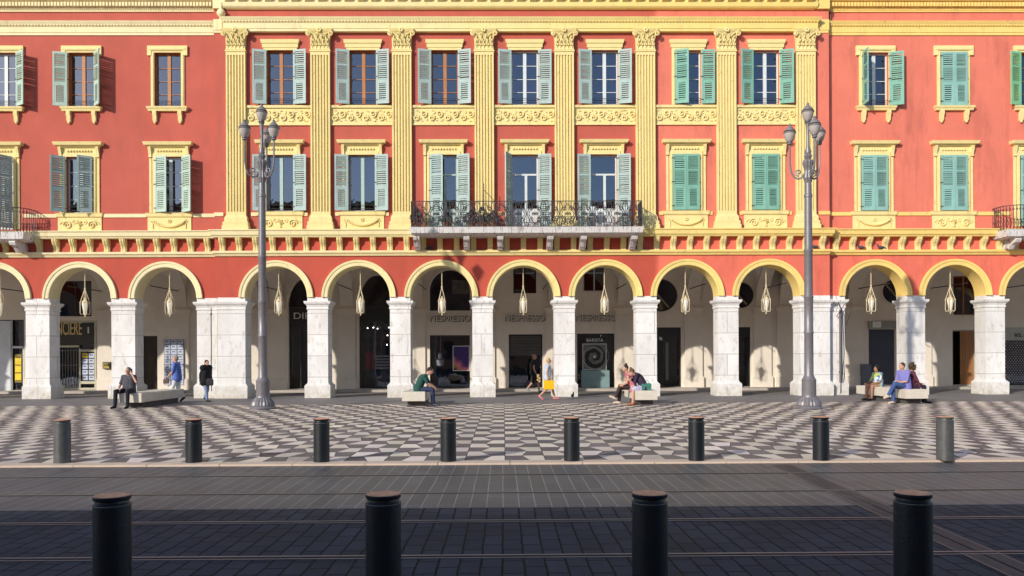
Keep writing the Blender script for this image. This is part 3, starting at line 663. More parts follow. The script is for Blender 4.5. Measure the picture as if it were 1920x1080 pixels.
# (block, kind, px left, px right, py top, py bottom)
OPEN = [(0,'shop',-8,45,596,731), (0,'shop',101,181,598,731), (0,'door',266,295,627,731), (1,'shop',806,881,628,731), (1,'gate',954,1017,627,731),
        (1,'shop',1082,1152,626,731), (1,'door',1232,1277,615,731), (1,'door',1372,1407,615,731), (2,'roller',1628,1681,618,731), (2,'wooddoor',1786,1830,622,731), (2,'shop',1882,1975,622,731)]
for b, k, xa, xb, ya, yb in OPEN: hole(b, X(xa), X(xb), Zf+.01, Zb(ya))
TALL = [(1, 542, 612, 520), (1, 674, 740, 516)]
for b, xa, xb, yt in TALL: hole(b, X(xa), X(xb), Zf+.01, Zb(575))
WIN = [(0,108,172,524,590), (1,963,1006,500,550), (1,1094,1136,500,547), (2,1788,1830,520,594)]
for b, xa, xb, ya, yb in WIN: hole(b, X(xa), X(xb), Zb(yb), Zb(ya))
for bi, (B, x0, x1, Y, arcs, bay) in enumerate(blocks):
    m = MB(); wall_holes(m, x0, x1, 0, 6.5, YB, holesB[bi], .22)
    m.build('shop_wall', M['arcade'], B)
    v = MB(); v.sm = True; ya = Y+.75; yb = YB; n_ = 20; k_ = 20
    for cx in arcs:
        g = []
        for i in range(n_+1):
            u_ = -1+2*i/n_
            for q in range(k_+1):
                t = -1+2*q/k_
                z = ZS-.02+2.15*max(math.sqrt(max(0, 1-u_*u_)), math.sqrt(max(0, 1-t*t)))
                z = min(z, 6.15); g.append((cx+u_*bay/2, ya+(t+1)/2*(yb-ya), z))
        v.add(g, [(i*(k_+1)+q, i*(k_+1)+q+1, (i+1)*(k_+1)+q+1, (i+1)*(k_+1)+q) for i in range(n_) for q in range(k_)])
    v.build('vault', M['arcade'], B)
    # wall pilasters behind each pier and a small cornice on them
    ps = [arcs[0]-bay/2] + [(a_+b_)/2 for a_, b_ in zip(arcs[:-1], arcs[1:])] + [arcs[-1]+bay/2]
    for p in ps:
        q = MB(); q.stack(p-.42, p+.42, YB-.09, YB-.01, [(.13,.05),(.62,.05),(.64,0),(3.62,0),(3.64,.03),(3.72,.04),(3.80,.09),(3.88,.10),(3.9,0),(ZS-.02,0)]); q.build('wall_pilaster', M['arcade'], B)
        tr = MB(); tr.sm = False; n_ = 18; hh = 2.13; vs_ = []
        for i in range(n_+1):                                # transverse rib
            t = -1+2*i/n_; z = ZS-.02+hh*math.sqrt(max(0, 1-t*t))-.12; y = Y+.75+(t+1)/2*(YB-Y-.75)
            vs_ += [(p-.3, y, max(z, ZS-.02)), (p+.3, y, max(z, ZS-.02)), (p-.3, y, z+.35), (p+.3, y, z+.35)]
        tr.add(vs_, [(4*i+a_, 4*i+b_, 4*i+4+b_, 4*i+4+a_) for i in range(n_) for a_, b_ in ((0,1),(1,3),(2,0))]); tr.build('vault_rib', M['arcade'], B)
    for i, cx in enumerate(arcs):
        sg = -1 if cx < 0 else 1; rx = cx+sg*.95
        q = MB(); q.tube([(rx, Y+.76, 4.56), (rx, Y+3.6, 4.58)], .022, 6); q.build('tie_rod', M['iron'], B)

# shop fittings ----------------------------------------------------
def panelbox(B, name, xa, xb, za, zb, ya, yb, m): return MB().box(xa, xb, ya, yb, za, zb).build(name, m, B)
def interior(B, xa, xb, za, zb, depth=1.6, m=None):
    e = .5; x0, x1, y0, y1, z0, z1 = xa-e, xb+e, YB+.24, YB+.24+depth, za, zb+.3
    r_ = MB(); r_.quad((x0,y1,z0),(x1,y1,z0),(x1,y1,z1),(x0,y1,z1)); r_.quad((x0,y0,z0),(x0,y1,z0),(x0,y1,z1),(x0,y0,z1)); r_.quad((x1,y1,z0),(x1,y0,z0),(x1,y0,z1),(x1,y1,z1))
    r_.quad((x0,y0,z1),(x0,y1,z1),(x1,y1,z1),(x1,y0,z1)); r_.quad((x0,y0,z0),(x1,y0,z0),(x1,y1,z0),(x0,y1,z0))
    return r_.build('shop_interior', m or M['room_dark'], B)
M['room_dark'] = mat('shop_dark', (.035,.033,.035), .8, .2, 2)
def frame(m, xa, xb, za, zb, y0, y1, t=.06):
    m.box(xa, xa+t, y0, y1, za, zb); m.box(xb-t, xb, y0, y1, za, zb); m.box(xa+t, xb-t, y0, y1, zb-t, zb); m.box(xa+t, xb-t, y0, y1, za, za+t)
for b, k, xa, xb, ya, yb in OPEN:
    B = blocks[b][0]; xa, xb, za, zb = X(xa), X(xb), Zf+.012, Zb(ya)
    interior(B, xa, xb, za, zb)
    f = MB(); frame(f, xa, xb, za, zb, YB+.08, YB+.16)
    if k in ('shop', 'door', 'gate'):
        if k == 'gate': f.box(xa+.06, xb-.06, YB+.10, YB+.13, zb-1.05, zb-.06)
        P = f.build({'shop': 'shopfront', 'door': 'entrance_door', 'gate': 'entrance_door'}[k], M['blackmetal'], B)
        if k == 'gate':
            s_ = MB(); z = zb-.98
            while z < zb-.08: s_.prism([(YB+.10, z), (YB+.075, z+.02), (YB+.10, z+.055)], xa+.07, xb-.07); z += .07
            s_.build('roller_shutter', mat('grey_slats', (.17,.165,.16), .5, .1, 4, metal=.4), P)
        MB().box(xa+.05, xb-.05, YB+.13, YB+.137, za+.05, zb-.05).build('glass', M['shopglass'], P)
        if k == 'door' and xb < -5:      # old panelled door
            d = MB(); d.box(xa+.06, xb-.06, YB+.105, YB+.125, za+.06, zb-.06); d.box(xa+.16, xb-.16, YB+.09, YB+.105, za+.15, za+1.0); d.box(xa+.12, xb-.12, YB+.094, YB+.105, zb-1.4, zb-.2)
            d.build('door_leaf', mat('dark_brown_wood', (.045,.03,.022), .5, .3, 6, stretch=(1,1,.2)), P)
        elif k == 'door':
            d = MB(); d.box(xa+.06, xa+.30, YB+.09, YB+.125, za+.06, zb-.6); d.box(xa+.06, xb-.06, YB+.0, YB+.126, zb-.45, zb-.06); d.tube([(xb-.15, YB+.05, 1.0), (xb-.15, YB+.05, 1.3)], .015); d.build('door_leaf', M['blackmetal'], P)
            if xa > 0 and xa < 9: MB().box(xb-.62, xb-.5, YB+.5, YB+.53, za+.3, zb-.7).build('inner_post', mat('cream_post', (.55,.48,.3), .6), P)
    elif k == 'roller':
        P = f.build('shopfront', M['arcade'], B); s_ = MB(); z = za+.03
        while z < zb-.08: s_.prism([(YB+.12, z), (YB+.085, z+.025), (YB+.12, z+.075)], xa+.06, xb-.06); z += .095
        s_.box(xa+.05, xb-.05, YB+.125, YB+.14, za, zb); s_.build('roller_shutter', mat('blue_grey_slats', (.12,.135,.175), .45, .1, 4, metal=.4), P)
        MB().box(xa-.02, xb+.02, YB-.12, YB+.07, zb-.02, zb+.33).build('shutter_box', mat('grey_green', (.30,.31,.27), .7), P)
        MB().box(xa+.15, xa+.55, YB-.14, YB-.121, zb+.02, zb+.31).build('paper_notice', mat('paper', (.75,.74,.70), .8), P)
    elif k == 'wooddoor':
        P = f.build('entrance_door', mat('grey_frame', (.35,.33,.28), .7), B)
        d = MB(); d.box(xa+.42, xb-.06, YB+.09, YB+.13, za, zb-.06)
        for z in (.3, 1.2, 2.0): d.box(xa+.52, xb-.16, YB+.075, YB+.09, z, z+.6)
        d.build('door_leaf', mat('varnished_wood', (.33,.15,.06), .45, .25, 5, stretch=(1,1,.15)), P)
# estate agent front in the left wing: gold letters, grille, notice boards
gold = mat('gold_letters', (.72,.55,.26), .5, .1, 8); yel = mat('bright_yellow', (.80,.58,.03), .6, .15, 4)
paper = mat('blue_white_paper', (.55,.60,.72), .7, .12, 9); paperw = MATS['paper']
B = BL
g = MB(); frame(g, X(101), X(181), Zf+.02, Zb(598), YB-.03, YB+.07, .09); g.box(X(148), X(151), YB-.02, YB+.06, Zf, Zb(650)); g.box(X(103), X(148), YB-.02, YB+.06, Zb(648), Zb(644)); g.box(X(151), X(178), YB-.02, YB+.06, Zb(656), Zb(652)); g.box(X(151), X(178), YB-.02, YB+.06, Zb(716), Zb(711))
P = g.build('shopfront_surround', mat('cream_frame', (.50,.48,.36), .6), B)
sp = MB(); sp.box(X(103), X(178), YB+.06, YB+.10, Zb(643), Zb(602)); sp.build('fascia', mat('dark_olive', (.03,.026,.018), .35, .4, 2, spec=.5), P)
S = tag(put('shop_sign', textmesh('FONCIERE', X(153)-X(88), .62, .03)), 'slim gold capital letters over the dark grille entrance, second arch from the left', 'shop sign'); S.location = ((X(153)+X(88))/2, YB+.035, Zb(624.5)); S.data.materials.append(gold)
S = tag(put('shop_sign', textmesh('I', .06, .30, .03)), 'small pale upright stroke lettering beside the gold capitals on dark fascia', 'shop sign'); S.location = (X(165), YB+.035, Zb(622)); S.data.materials.append(paperw)
gr = MB(); x = X(112)
while x < X(147): gr.tube([(x, YB-.0, Zf+.02), (x, YB-.0, Zb(650))], .014, 5); x += .13
for z in (.35, 1.3, Zb(654)): gr.tube([(X(106), YB, z), (X(147), YB, z)], .012, 5)
gr.build('door_grille', mat('grille_metal', (.30,.29,.27), .4, .1, 6, metal=.5), P)
def board(name, label, xa, xb, za, zb, cols, rows, bg_, fg, y=YB+.02, first=None, cat='notice board'):
    b_ = empty(name, ((xa+xb)/2, y, za), label, cat); hw = (xb-xa)/2; h = zb-za
    MB().box(-hw, hw, 0, .02, 0, h).build('backing', bg_, b_)
    q = MB(); cw_, ch = 2*hw/cols, h/rows
    for i in range(cols):
        for j_ in range(rows):
            q.cur = 1 if (i, j_) == first else 0
            q.box(-hw+cw_*i+cw_*.1, -hw+cw_*(i+1)-cw_*.1, -.006, 0, ch*j_+ch*.1, ch*(j_+1)-ch*.1)
            q.cur = 2; q.box(-hw+cw_*i+cw_*.22, -hw+cw_*i+cw_*.7, -.009, -.006, ch*j_+ch*.45, ch*j_+ch*.7)
    q.build('sheets', [fg, yel, mat('print_blue', (.17,.2,.34), .7, .3, 8)], b_); return b_
board('notice_board', 'glazed board of blue white property sheets with one yellow sheet, beside the grille door', X(153), X(177), Zb(710), Zb(658), 2, 5, mat('dark_blue', (.03,.035,.07), .4), paper, first=(0, 4))
board('notice_board', 'tall board of blue white sheets in a grid, right of the dark brown door', X(310), X(347), .35, Zb(634), 3, 9, mat('grid_blue', (.20,.22,.30), .5), paper, y=YB-.15)
yb_ = MB(); yb_.box(X(27), X(40), YB+.02, YB+.05, .5, Zb(660)); b_ = tag(yb_.build('shop_sign', mat('olive_panel', (.22,.17,.04), .5)), 'vertical yellow panel of square blocks at the far left shop window', 'shop sign')
for i, z in enumerate((.62, .98, 1.34)): MB().box(X(28), X(39.5), YB-.0, YB+.019, z, z+.30).build('yellow_block', yel, b_)
for i, ch in enumerate('YTA'):
    t = put('letter', textmesh(ch, .18, .26, .02), b_); t.data.materials.append(M['blackmetal']); t.location = (X(33.5), YB+.012, Zb(663+17*i)-.3)
k = MB(); k.box(X(21), X(47), YB-.02, YB+.05, Zb(649), Zb(645)); k.box(X(21), X(23), YB-.02, YB+.05, .13, Zb(597)); k.box(X(43), X(45), YB-.02, YB+.05, .13, Zb(645)); k.build('shopfront_surround', M['whitewood'], BL)
k = MB(); k.box(X(-6), X(21), YB-.05, YB+.07, .13, Zb(598)); k.build('white_panel', mat('white_panel', (.62,.64,.68), .7), BL)
k = MB(); k.box(-.17,.17,-.10,0,0,.32); k.cur = 1; k.box(-.13,.13,-.108,-.10,.03,.27); k.cur = 0
for i in range(3): k.box(-.10+i*.08,-.05+i*.08,-.116,-.108,.12,.24)
o = tag(k.build('letter_box', [mat('olive_box', (.12,.10,.04), .5), mat('mustard', (.42,.32,.08), .5)]), 'small olive and mustard box fixed to the arcade wall pilaster near the grille door', 'wall box'); o.location = (X(203), YB-.10, Zb(688))
# upper windows of the arcade wall
for b, xa, xb, ya, yb in WIN:
    B = blocks[b][0]; xa, xb, za, zb = X(xa), X(xb), Zb(yb), Zb(ya); interior(B, xa, xb, za, zb, 1.0)
    f = MB(); frame(f, xa, xb, za, zb, YB+.10, YB+.15, .05); f.box((xa+xb)/2-.03, (xa+xb)/2+.03, YB+.10, YB+.15, za, zb)
    P = f.build('upper_window', M['wood'] if b == 2 else (M['whitewood'] if xa > 3 else M['blackmetal']), B); MB().box(xa, xb, YB+.12, YB+.126, za, zb).build('pane', M['shopglass'], P)
    if b == 1:
        c = MB(); c.box(xa+.1, xb-.1, YB+.2, YB+.22, zb-.32, zb-.26); c.build('blind', M['curtain'], P)
        s_ = MB(); s_.box(xa-.03, xb+.03, YB-.03, YB+.02, za-.05, za); s_.build('sill', M['arcade'], P)
# tall arched shop windows
for b, xa, xb, yt in TALL:
    B = blocks[b][0]; xa, xb = X(xa), X(xb); r_ = (xb-xa)/2; zc = Zb(575); cx = (xa+xb)/2
    interior(B, xa, xb, Zf, zc)
    f = MB(); frame(f, xa, xb, Zf+.012, zc, YB+.05, YB+.12, .05); f.box(xa, xb, YB+.04, YB+.125, Zb(602), Zb(560)); f.box(xa+.5, xa+.56, YB+.05, YB+.12, Zf, zc)
    P = f.build('shopfront', M['blackmetal'], B); MB().box(xa+.04, xb-.04, YB+.09, YB+.097, Zf+.05, zc).build('glass', M['shopglass'], P)
    q = MB(); n_ = 20; hgt = Zb(yt)-zc
    vs_ = [(cx, YB-.012, zc)] + [(cx+r_*math.cos(math.pi*i/n_), YB-.012, zc+hgt*math.sin(math.pi*i/n_)) for i in range(n_+1)]
    q.add(vs_, [(0, i+2, i+1) for i in range(n_)]); q.build('fanlight', mat('dark_fanlight', (.02,.02,.024), .12, spec=.6), P)
    q = MB(); pts = [(cx+(r_+.07)*math.cos(math.pi*i/n_), YB-.03, zc+(hgt+.07)*math.sin(math.pi*i/n_)) for i in range(n_+1)]
    q.tube([(xb+.07,YB-.03,.13)]+pts+[(xa-.07,YB-.03,.13)], .07, 4); q.build('arch_moulding', M['arcade'], B)
S = tag(put('shop_sign', textmesh('DIESEL', X(612)-X(551), .30, .03)), 'bold white letters cut off by the pier over the narrow dark shop window', 'shop sign'); S.location = ((X(551)+X(612))/2, YB+.02, Zb(596.5)); S.data.materials.append(paperw)
# clothes display in the second tall window
D = empty('clothes_display', ((X(686)+X(722))/2, YB+.7, Zf), 'red garment and striped white items on a dark table in the tall shop window', 'shop display')
MB().stack(-.6,.6,-.25,.25,[(0,0),(.82,.0),(.86,.03),(.9,.03)]).build('table', M['blackmetal'], D)
q = MB(); q.stack(-.55,-.2,-.1,.1,[(.9,.04),(1.2,0),(1.6,.05),(1.72,-.05)]); q.build('garment', mat('red_cloth', (.55,.03,.05), .8, .2, 9), D)
q = MB()
for i in range(5): q.stack(-.1,.55,-.12,.1,[(.92+i*.14,-.02),(.95+i*.14,0),(.99+i*.14,0),(1.01+i*.14,-.02)])
q.build('folded_clothes', mat('white_stripes', (.5,.5,.52), .8, .4, 16, stretch=(5,1,1)), D)
em = bpy.data.materials.new('lit_bulb'); em.use_nodes = True; em.node_tree.nodes['Principled BSDF'].inputs['Emission Color'].default_value = (1,.9,.75,1); em.node_tree.nodes['Principled BSDF'].inputs['Emission Strength'].default_value = 6
for px_, py_ in ((681,613),(692,612),(719,627),(722,612),(718,645),(700,614)):
    q = MB(); q.ball((X(px_+3), YB+.8, Zb(py_)), .03, .03, .03, n=8, m=6); q.build('spot_bulb', em, BC)
# coffee shop fronts: signs and displays
nes = mat('engraved_letters', (.85,.80,.74), .5, .1, 8); nes_shadow = mat('letter_edge', (.06,.045,.035), .5)  # second colour is dark, for the shade painted round the letters
for i, (px, lab) in enumerate(((844,'raised capital letters on the arcade wall under the arched window, leftmost of three alike'), (984,'raised capital letters on the arcade wall under the square window, middle of three alike'), (1117,'raised capital letters on the arcade wall above the spiral poster window, rightmost of three alike'))):
    me_ = textmesh('NESPRESSO', X(px+37.5)-X(px-37.5), .30, .07)
    S = tag(put('shop_sign', me_), lab, 'shop sign'); S.location = (X(px), YB-.06, Zb(602)); me_.materials.append(nes); me_.materials.append(nes_shadow)
    for p_ in me_.polygons: p_.material_index = 0 if p_.normal.y < -.5 else 1
    e_ = put('letter_edge', textmesh('NESPRESSO', X(px+37.5)-X(px-37.5), .30, .01), S, (.035, .05, -.03)); e_.data.materials.append(nes_shadow)  # dark copy set right and down, painting the letters' shadow on the wall
# arched window over the first coffee front
q = MB(); xa, xb = X(806), X(882); cx = (xa+xb)/2; r_ = (xb-xa)/2; zc = Zb(545); zbot = Zb(582); n_ = 24; hgt = Zb(506)-zc
vs_ = [(xa,YB-.012,zbot),(xb,YB-.012,zbot)]+[(cx+r_*math.cos(math.pi*i/n_), YB-.012, zc+hgt*math.sin(math.pi*i/n_)) for i in range(n_+1)]
q.add(vs_, [tuple(range(len(vs_)))]); P = q.build('arched_window', mat('arched_glass', (.022,.025,.035), .08, .4, 2, spec=.6), BC)
q = MB(); q.tube([(xa-.03,YB-.03,zbot)]+[(cx-(r_+.03)*math.cos(math.pi*i/n_), YB-.03, zc+(hgt+.03)*math.sin(math.pi*i/n_)) for i in range(n_+1)]+[(xb+.03,YB-.03,zbot)], .045, 6); q.build('window_moulding', M['arcade'], P)
q = MB(); q.box(cx+.1, cx+1.0, YB-.02, YB-.013, zc-.15, zc+.5); q.cur = 0; q.build('reflected_panel', mat('grey_brown_panel', (.10,.085,.075), .5, .5, 3), P)  # reflection in the glass painted as a grey brown panel
# posters
def poster(name, label, xa, xb, za, zb, m, y=YB-.02, cat='poster', extra=None):
    P_ = empty(name, ((xa+xb)/2, y, za), label, cat); hw = (xb-xa)/2; h = zb-za
    f = MB(); frame(f, -hw, hw, 0, h, -.012, .02, .03); f.build('poster_frame', paperw, P_)
    MB().box(-hw+.031, hw-.031, -.004, .01, .031, h-.031).build('print', m, P_)
    if extra: extra(P_, hw, h)
    return P_
def sunset(n, tc):
    sp = n.nodes.new('ShaderNodeSeparateXYZ'); n.links.new(tc.outputs['Generated'], sp.inputs[0]); nz = n.nodes.new('ShaderNodeTexNoise'); nz.inputs['Scale'].default_value = 3; n.links.new(tc.outputs['Generated'], nz.inputs['Vector'])
    a_ = n.nodes.new('ShaderNodeMath'); a_.operation = 'MULTIPLY_ADD'; a_.inputs[1].default_value = .5; n.links.new(nz.outputs[0], a_.inputs[0]); n.links.new(sp.outputs[2], a_.inputs[2])
    b2 = n.nodes.new('ShaderNodeMath'); b2.operation = 'MULTIPLY_ADD'; b2.inputs[1].default_value = .45; n.links.new(sp.outputs[0], b2.inputs[0]); n.links.new(a_.outputs[0], b2.inputs[2])
    cr = n.nodes.new('ShaderNodeValToRGB'); e = cr.color_ramp.elements; e[0].position = .3; e[0].color = (.05,.035,.06,1); e[1].position = 1.3/1.5; e[1].color = (.06,.03,.16,1)
    q_ = e.new(.5); q_.color = (.55,.24,.10,1); q_ = e.new(.62); q_.color = (.62,.18,.22,1); n.links.new(b2.outputs[0], cr.inputs[0]); return cr.outputs[0]
poster('poster', 'violet and orange picture poster with a pale border in the first coffee shop window', X(849), X(880.5), Zb(695), Zb(648), mat('sunset_print', sunset, .4, .05))
q = empty('display_lamp', (X(824), YB+.4, 1.15), 'white glass fitting glowing pale inside the dark window next to the violet poster', 'display')
MB().lathe([(.05,0),(.16,.05),(.2,.3),(.08,.34),(.3,.38),(.04,.40),(.10,.46),(.09,.62),(.02,.68)], n=14).build('glass_body', mat('pale_glass', (.6,.6,.62), .2), q)
MB().tube([(0,0,.68),(.03,0,1.5)], .012, 5).build('stem', M['whitewood'], q)
def spiral_extra(P_, hw, h):
    s_ = MB()
    for k_ in range(9):
        r0 = .12+k_*.052; a0 = k_*1.1; pts = [(r0*math.cos(a0+t*.31)*(1+.02*t), -.012, h*.5+r0*math.sin(a0+t*.31)*(1+.02*t)) for t in range(15)]; s_.tube(pts, .011, 4)
    s_.build('spiral_lines', mat('silver_lines', (.42,.41,.40), .4), P_)
    MB().ball((0,-.004,h*.5), .10, .012, .10).build('bright_core', mat('core_grey', (.5,.5,.5), .4), P_)
    MB().ball((0,.0,h*.5), .56, .010, .60, n=28).build('dark_disc', mat('dark_disc', (.03,.028,.03), .4), P_)
xa, xb = X(1092), X(1137)
poster('poster', 'grey poster of concentric spiral lines in the right coffee shop window', xa, xb, Zb(694), Zb(645), mat('grey_print', (.17,.17,.17), .5, .1), extra=spiral_extra)
b_ = tag(MB().box(X(1096), X(1135), YB-.03, YB-.005, Zb(644), Zb(633)).build('display_sign', M['blackmetal']), 'small dark plate with white capital letters above the spiral poster', 'display sign')
t = put('lettering', textmesh('BARISTA', X(1131)-X(1100), .15, .012), b_); t.location = ((X(1131)+X(1100))/2, YB-.036, Zb(641.5)); t.data.materials.append(paperw)
bb = MB(); bb.box(0, X(1096)-X(1094.6), YB-.034, YB-.004, Zb(644), Zb(632)); 
tag(MB().stack(X(1089), X(1141), YB-.30, YB-.04, [(.14,0),(Zb(695)-.02,0),(Zb(695),-.01)]).build('display_plinth', mat('teal_panel', (.20,.30,.31), .35, .08, 3, spec=.5)), 'pale teal block standing under the spiral poster at the shop window', 'display plinth')
# round windows
for b, px, py, rp in ((1,1240,555,28), (1,1389,555,22), (2,1677,549,23)):
    B = blocks[b][0]; cx, cz = X(px), Zb(py); r_ = rp/F_PX*YB; n_ = 28; q = MB()
    q.add([(cx+r_*math.cos(2*math.pi*i/n_), YB-.015, cz+r_*math.sin(2*math.pi*i/n_)) for i in range(n_)], [tuple(range(n_))]); P = q.build('round_window', MATS['arched_glass'], B)
    q = MB(); q.tube([(cx+(r_+.02)*math.cos(2*math.pi*i/n_), YB-.03, cz+(r_+.02)*math.sin(2*math.pi*i/n_)) for i in range(n_+1)], .035, 6); q.build('round_frame', M['blackmetal'] if b == 1 else M['arcade'], P)
    q = MB(); q.tube([(cx-r_*.75, YB-.03, cz+r_*.6), (cx+r_*.5, YB-.03, cz-r_*.8)], .05, 5); q.build('window_bar', mat('beige_bar', (.30,.26,.18), .6), P)
# right wing: patterned shop window, name band and box
q = MB(); q.box(X(1880), X(1975), YB-.05, YB+.06, Zb(642), Zb(618)); P = q.build('fascia', mat('grey_fascia', (.42,.41,.38), .7), BR)
S = tag(put('shop_sign', textmesh('vs. l', .62, .26, .02)), 'dark handwritten style letters on the pale band at the far right edge', 'shop sign'); S.location = (X(1912), YB-.07, Zb(636)); S.data.materials.append(M['blackmetal'])
lat = MB()
for i in range(9):
    for j_ in range(26):
        x = X(1886)+i*.13+(.065 if j_ % 2 else 0); z = .3+j_*.085; lat.box(x, x+.055, YB-.0, YB+.02, z, z+.045)
lat.build('window_lattice', mat('white_lattice', (.40,.39,.40), .6, .3, 7), BR)
tag(MB().stack(X(1611), X(1627.5), YB-.32, YB-.01, [(.13,0),(1.16,0),(1.18,-.01)]).build('utility_cabinet', mat('blue_grey_cabinet', (.15,.16,.20), .6, .08, 4)), 'blue grey metal cabinet against the arcade wall left of the roller shutter', 'cabinet')
# drain pipes
def pipe(B, px, Y, z0, z1, m, r=.05, name='drainpipe', yo=.07):
    x = ux(px, Y, 560); q = MB(); q.tube([(x, Y-yo, z0), (x, Y-yo, z1)], r, 10)
    z = z0+.8
    while z < z1: q.lathe([(r+.012,0),(r+.018,.02),(r+.018,.06),(r+.012,.08)], (x, Y-yo, z), 12); z += 2.2
    return q.build(name, m, B)
M['pipe'] = mat('grey_pipe', (.13,.12,.12), .5, .1, 5, metal=.3)
pipe(BL, 400.6, YW, .3, ZS-.4, mat('dark_pipe', (.07,.06,.06), .6, .1, 5), .018, yo=.275)
q = MB(); xx = pils[0]-.56; q.tube([(xx, YW-.32, Z_EN0+.1), (xx, YW-.35, Z_FR1-.32)], [.06,.085], 10); q.ball((xx, YW-.38, Z_FR1-.22), .17, .15, .17); q.tube([(xx, YW-.38, Z_FR1-.1), (xx, YW-.38, Z_FR1+.2)], .06, 10); q.build('rain_hopper', M['yellow'], BL)
pipe(BR, 1574, YW, .1, ZS-.55, M['pipe'], .045)
q = MB(); x_ = XRT+.08; q.tube([(x_-.1,YW-.10,Z_FR1-.02),(x_-.1,YW-.10,Z_EN1+.05)], .035, 6); q.tube([(x_+.05,YW-.10,Z_FR1-.02),(x_+.05,YW-.10,Z_EN1+.05)], .035, 6); q.build('drainpipe', mat('brown_pipe', (.20,.08,.05), .6), BR)
q = MB(); pts = [(ux(1569,YW,565), YW-.08, lz(566)), (ux(1577,YW,590), YW-.16, lz(590)), (ux(1580,YW,640), YW-.14, lz(668)), (ux(1575,YW,640), YW-.16, lz(720))]; q.tube(pts, .02, 5)
pts = [(ux(1566,YW,590), YW-.12, lz(596)), (ux(1578,YW,570), YW-.22, lz(574)), (ux(1593,YW,560), YW-.22, lz(562)), (ux(1592,YW,600), YW-.2, lz(585)), (ux(1584,YW,600), YW-.12, lz(612))]; q.tube(pts, .014, 5)
q.build('loose_cable', M['iron'], BR)

# ---------------------------------------------------------------- balconies
def rail_panel(m, x0, x1, y, z0, z1):
    h = z1-z0; w_ = x1-x0; cx = (x0+x1)/2; t = .017
    m.tube([(x0,y,z0),(x0,y,z1)], .016, 4)
    for s_ in (-1, 1):
        for (dx, dz, r_) in ((.24, .72, .15), (.24, .28, .15), (.10, .50, .10)):
            pts = [(cx+s_*dx*w_+r_*w_*(1-.8*i/14)*math.cos(i*.62*s_+1.5), y, z0+h*dz+r_*w_*(1-.8*i/14)*math.sin(i*.62*s_+1.5)) for i in range(15)]; m.tube(pts, t, 4)
        m.tube([(cx+s_*.02,y,z0+h*.1),(cx+s_*.38*w_,y,z0+h*.5),(cx+s_*.02,y,z0+h*.9)], t, 4)
        m.tube([(cx+s_*w_*.45,y,z0),(cx+s_*w_*.33,y,z0+h*.2),(cx+s_*w_*.47,y,z0+h*.5),(cx+s_*w_*.33,y,z0+h*.8),(cx+s_*w_*.45,y,z1)], t, 4)
        for z in (.12, .88): 
            pts = [(cx+s_*w_*.12+.05*math.cos(i*1.05), y, z0+h*z+.05*math.sin(i*1.05)) for i in range(7)]; m.tube(pts, .010, 4)
    for q_ in (-.36, -.18, 0, .18, .36): m.tube([(cx+q_*w_,y,z0),(cx+q_*w_,y,z1)], .011, 4)
M['balc'] = mat('balcony_stone', (.66,.62,.60), .75, .08, 3, .2, 30, stain=((.16,.13,.12), 5, .52, .66, (3,1,.35)))
def corbel(B, px, Yf, z1):
    m = MB(); x = ux(px, Yf-.5, 455); z0 = lz(470)
    H = z1-z0; m.prism([(Yf+.02,z1),(Yf-.85,z1),(Yf-.88,z1-.06),(Yf-.82,z1-.16),(Yf-.6,z1-.22),(Yf-.42,z1-.4),(Yf-.36,z0+.06),(Yf-.28,z0),(Yf+.02,z0)], x-.12, x+.12)
    m.prism([(Yf-.80,z1-.17),(Yf-.63,z1-.22),(Yf-.45,z1-.4),(Yf-.40,z0+.1),(Yf-.38,z0+.1),(Yf-.38,z1-.17)], x-.05, x+.05)
    return m
bx0, bx1 = ux(770, YC-1.1, 430), ux(1205, YC-1.1, 430); zb0 = lz(437, YC-1.1); zb1 = lz(425, YC-1.1)
BA = MB(); BA.stack(bx0+.05, bx1-.05, YC-1.0, YC+.1, [(zb0-.04,-.1),(zb0,-.02),(zb0+.02,.06),(zb1-.03,.10),(zb1,.11)]); BAo = BA.build('balcony', M['balc'], BC)
for px in (782, 875, 938, 1031, 1093, 1187): corbel(BC, px, YC, zb0-.04).build('balcony_corbel', M['balc'], BAo)
m = MB(); z0, z1 = zb1+.02, lz(377, YC-1.05); yr = YC-1.03; xa, xb = bx0+.02, bx1-.02; n_ = round((xb-xa)/.62); stp = (xb-xa)/n_
for i in range(n_): rail_panel(m, xa+i*stp, xa+(i+1)*stp, yr, z0, z1)
m.tube([(xb,yr,z0),(xb,yr,z1)], .02, 4)
for z in (z0, z1): m.tube([(xa,yr,z),(xb,yr,z)], .02, 4)
for x in (xa, xb):                                    # returns to the wall, made with the same panel turned
    q = MB(); rail_panel(q, 0, .5, 0, z0, z1); rail_panel(q, .5, 1.0, 0, z0, z1)
    b0 = len(m.v); m.v += [(x+v[1], yr+v[0], v[2]) for v in q.v]; m.f += [[i+b0 for i in f] for f in q.f]; m.m += q.m; m.smooth += q.smooth
    for z in (z0, z1): m.tube([(x,yr,z),(x,YC,z)], .02, 4)
m.build('railing', M['iron'], BAo)
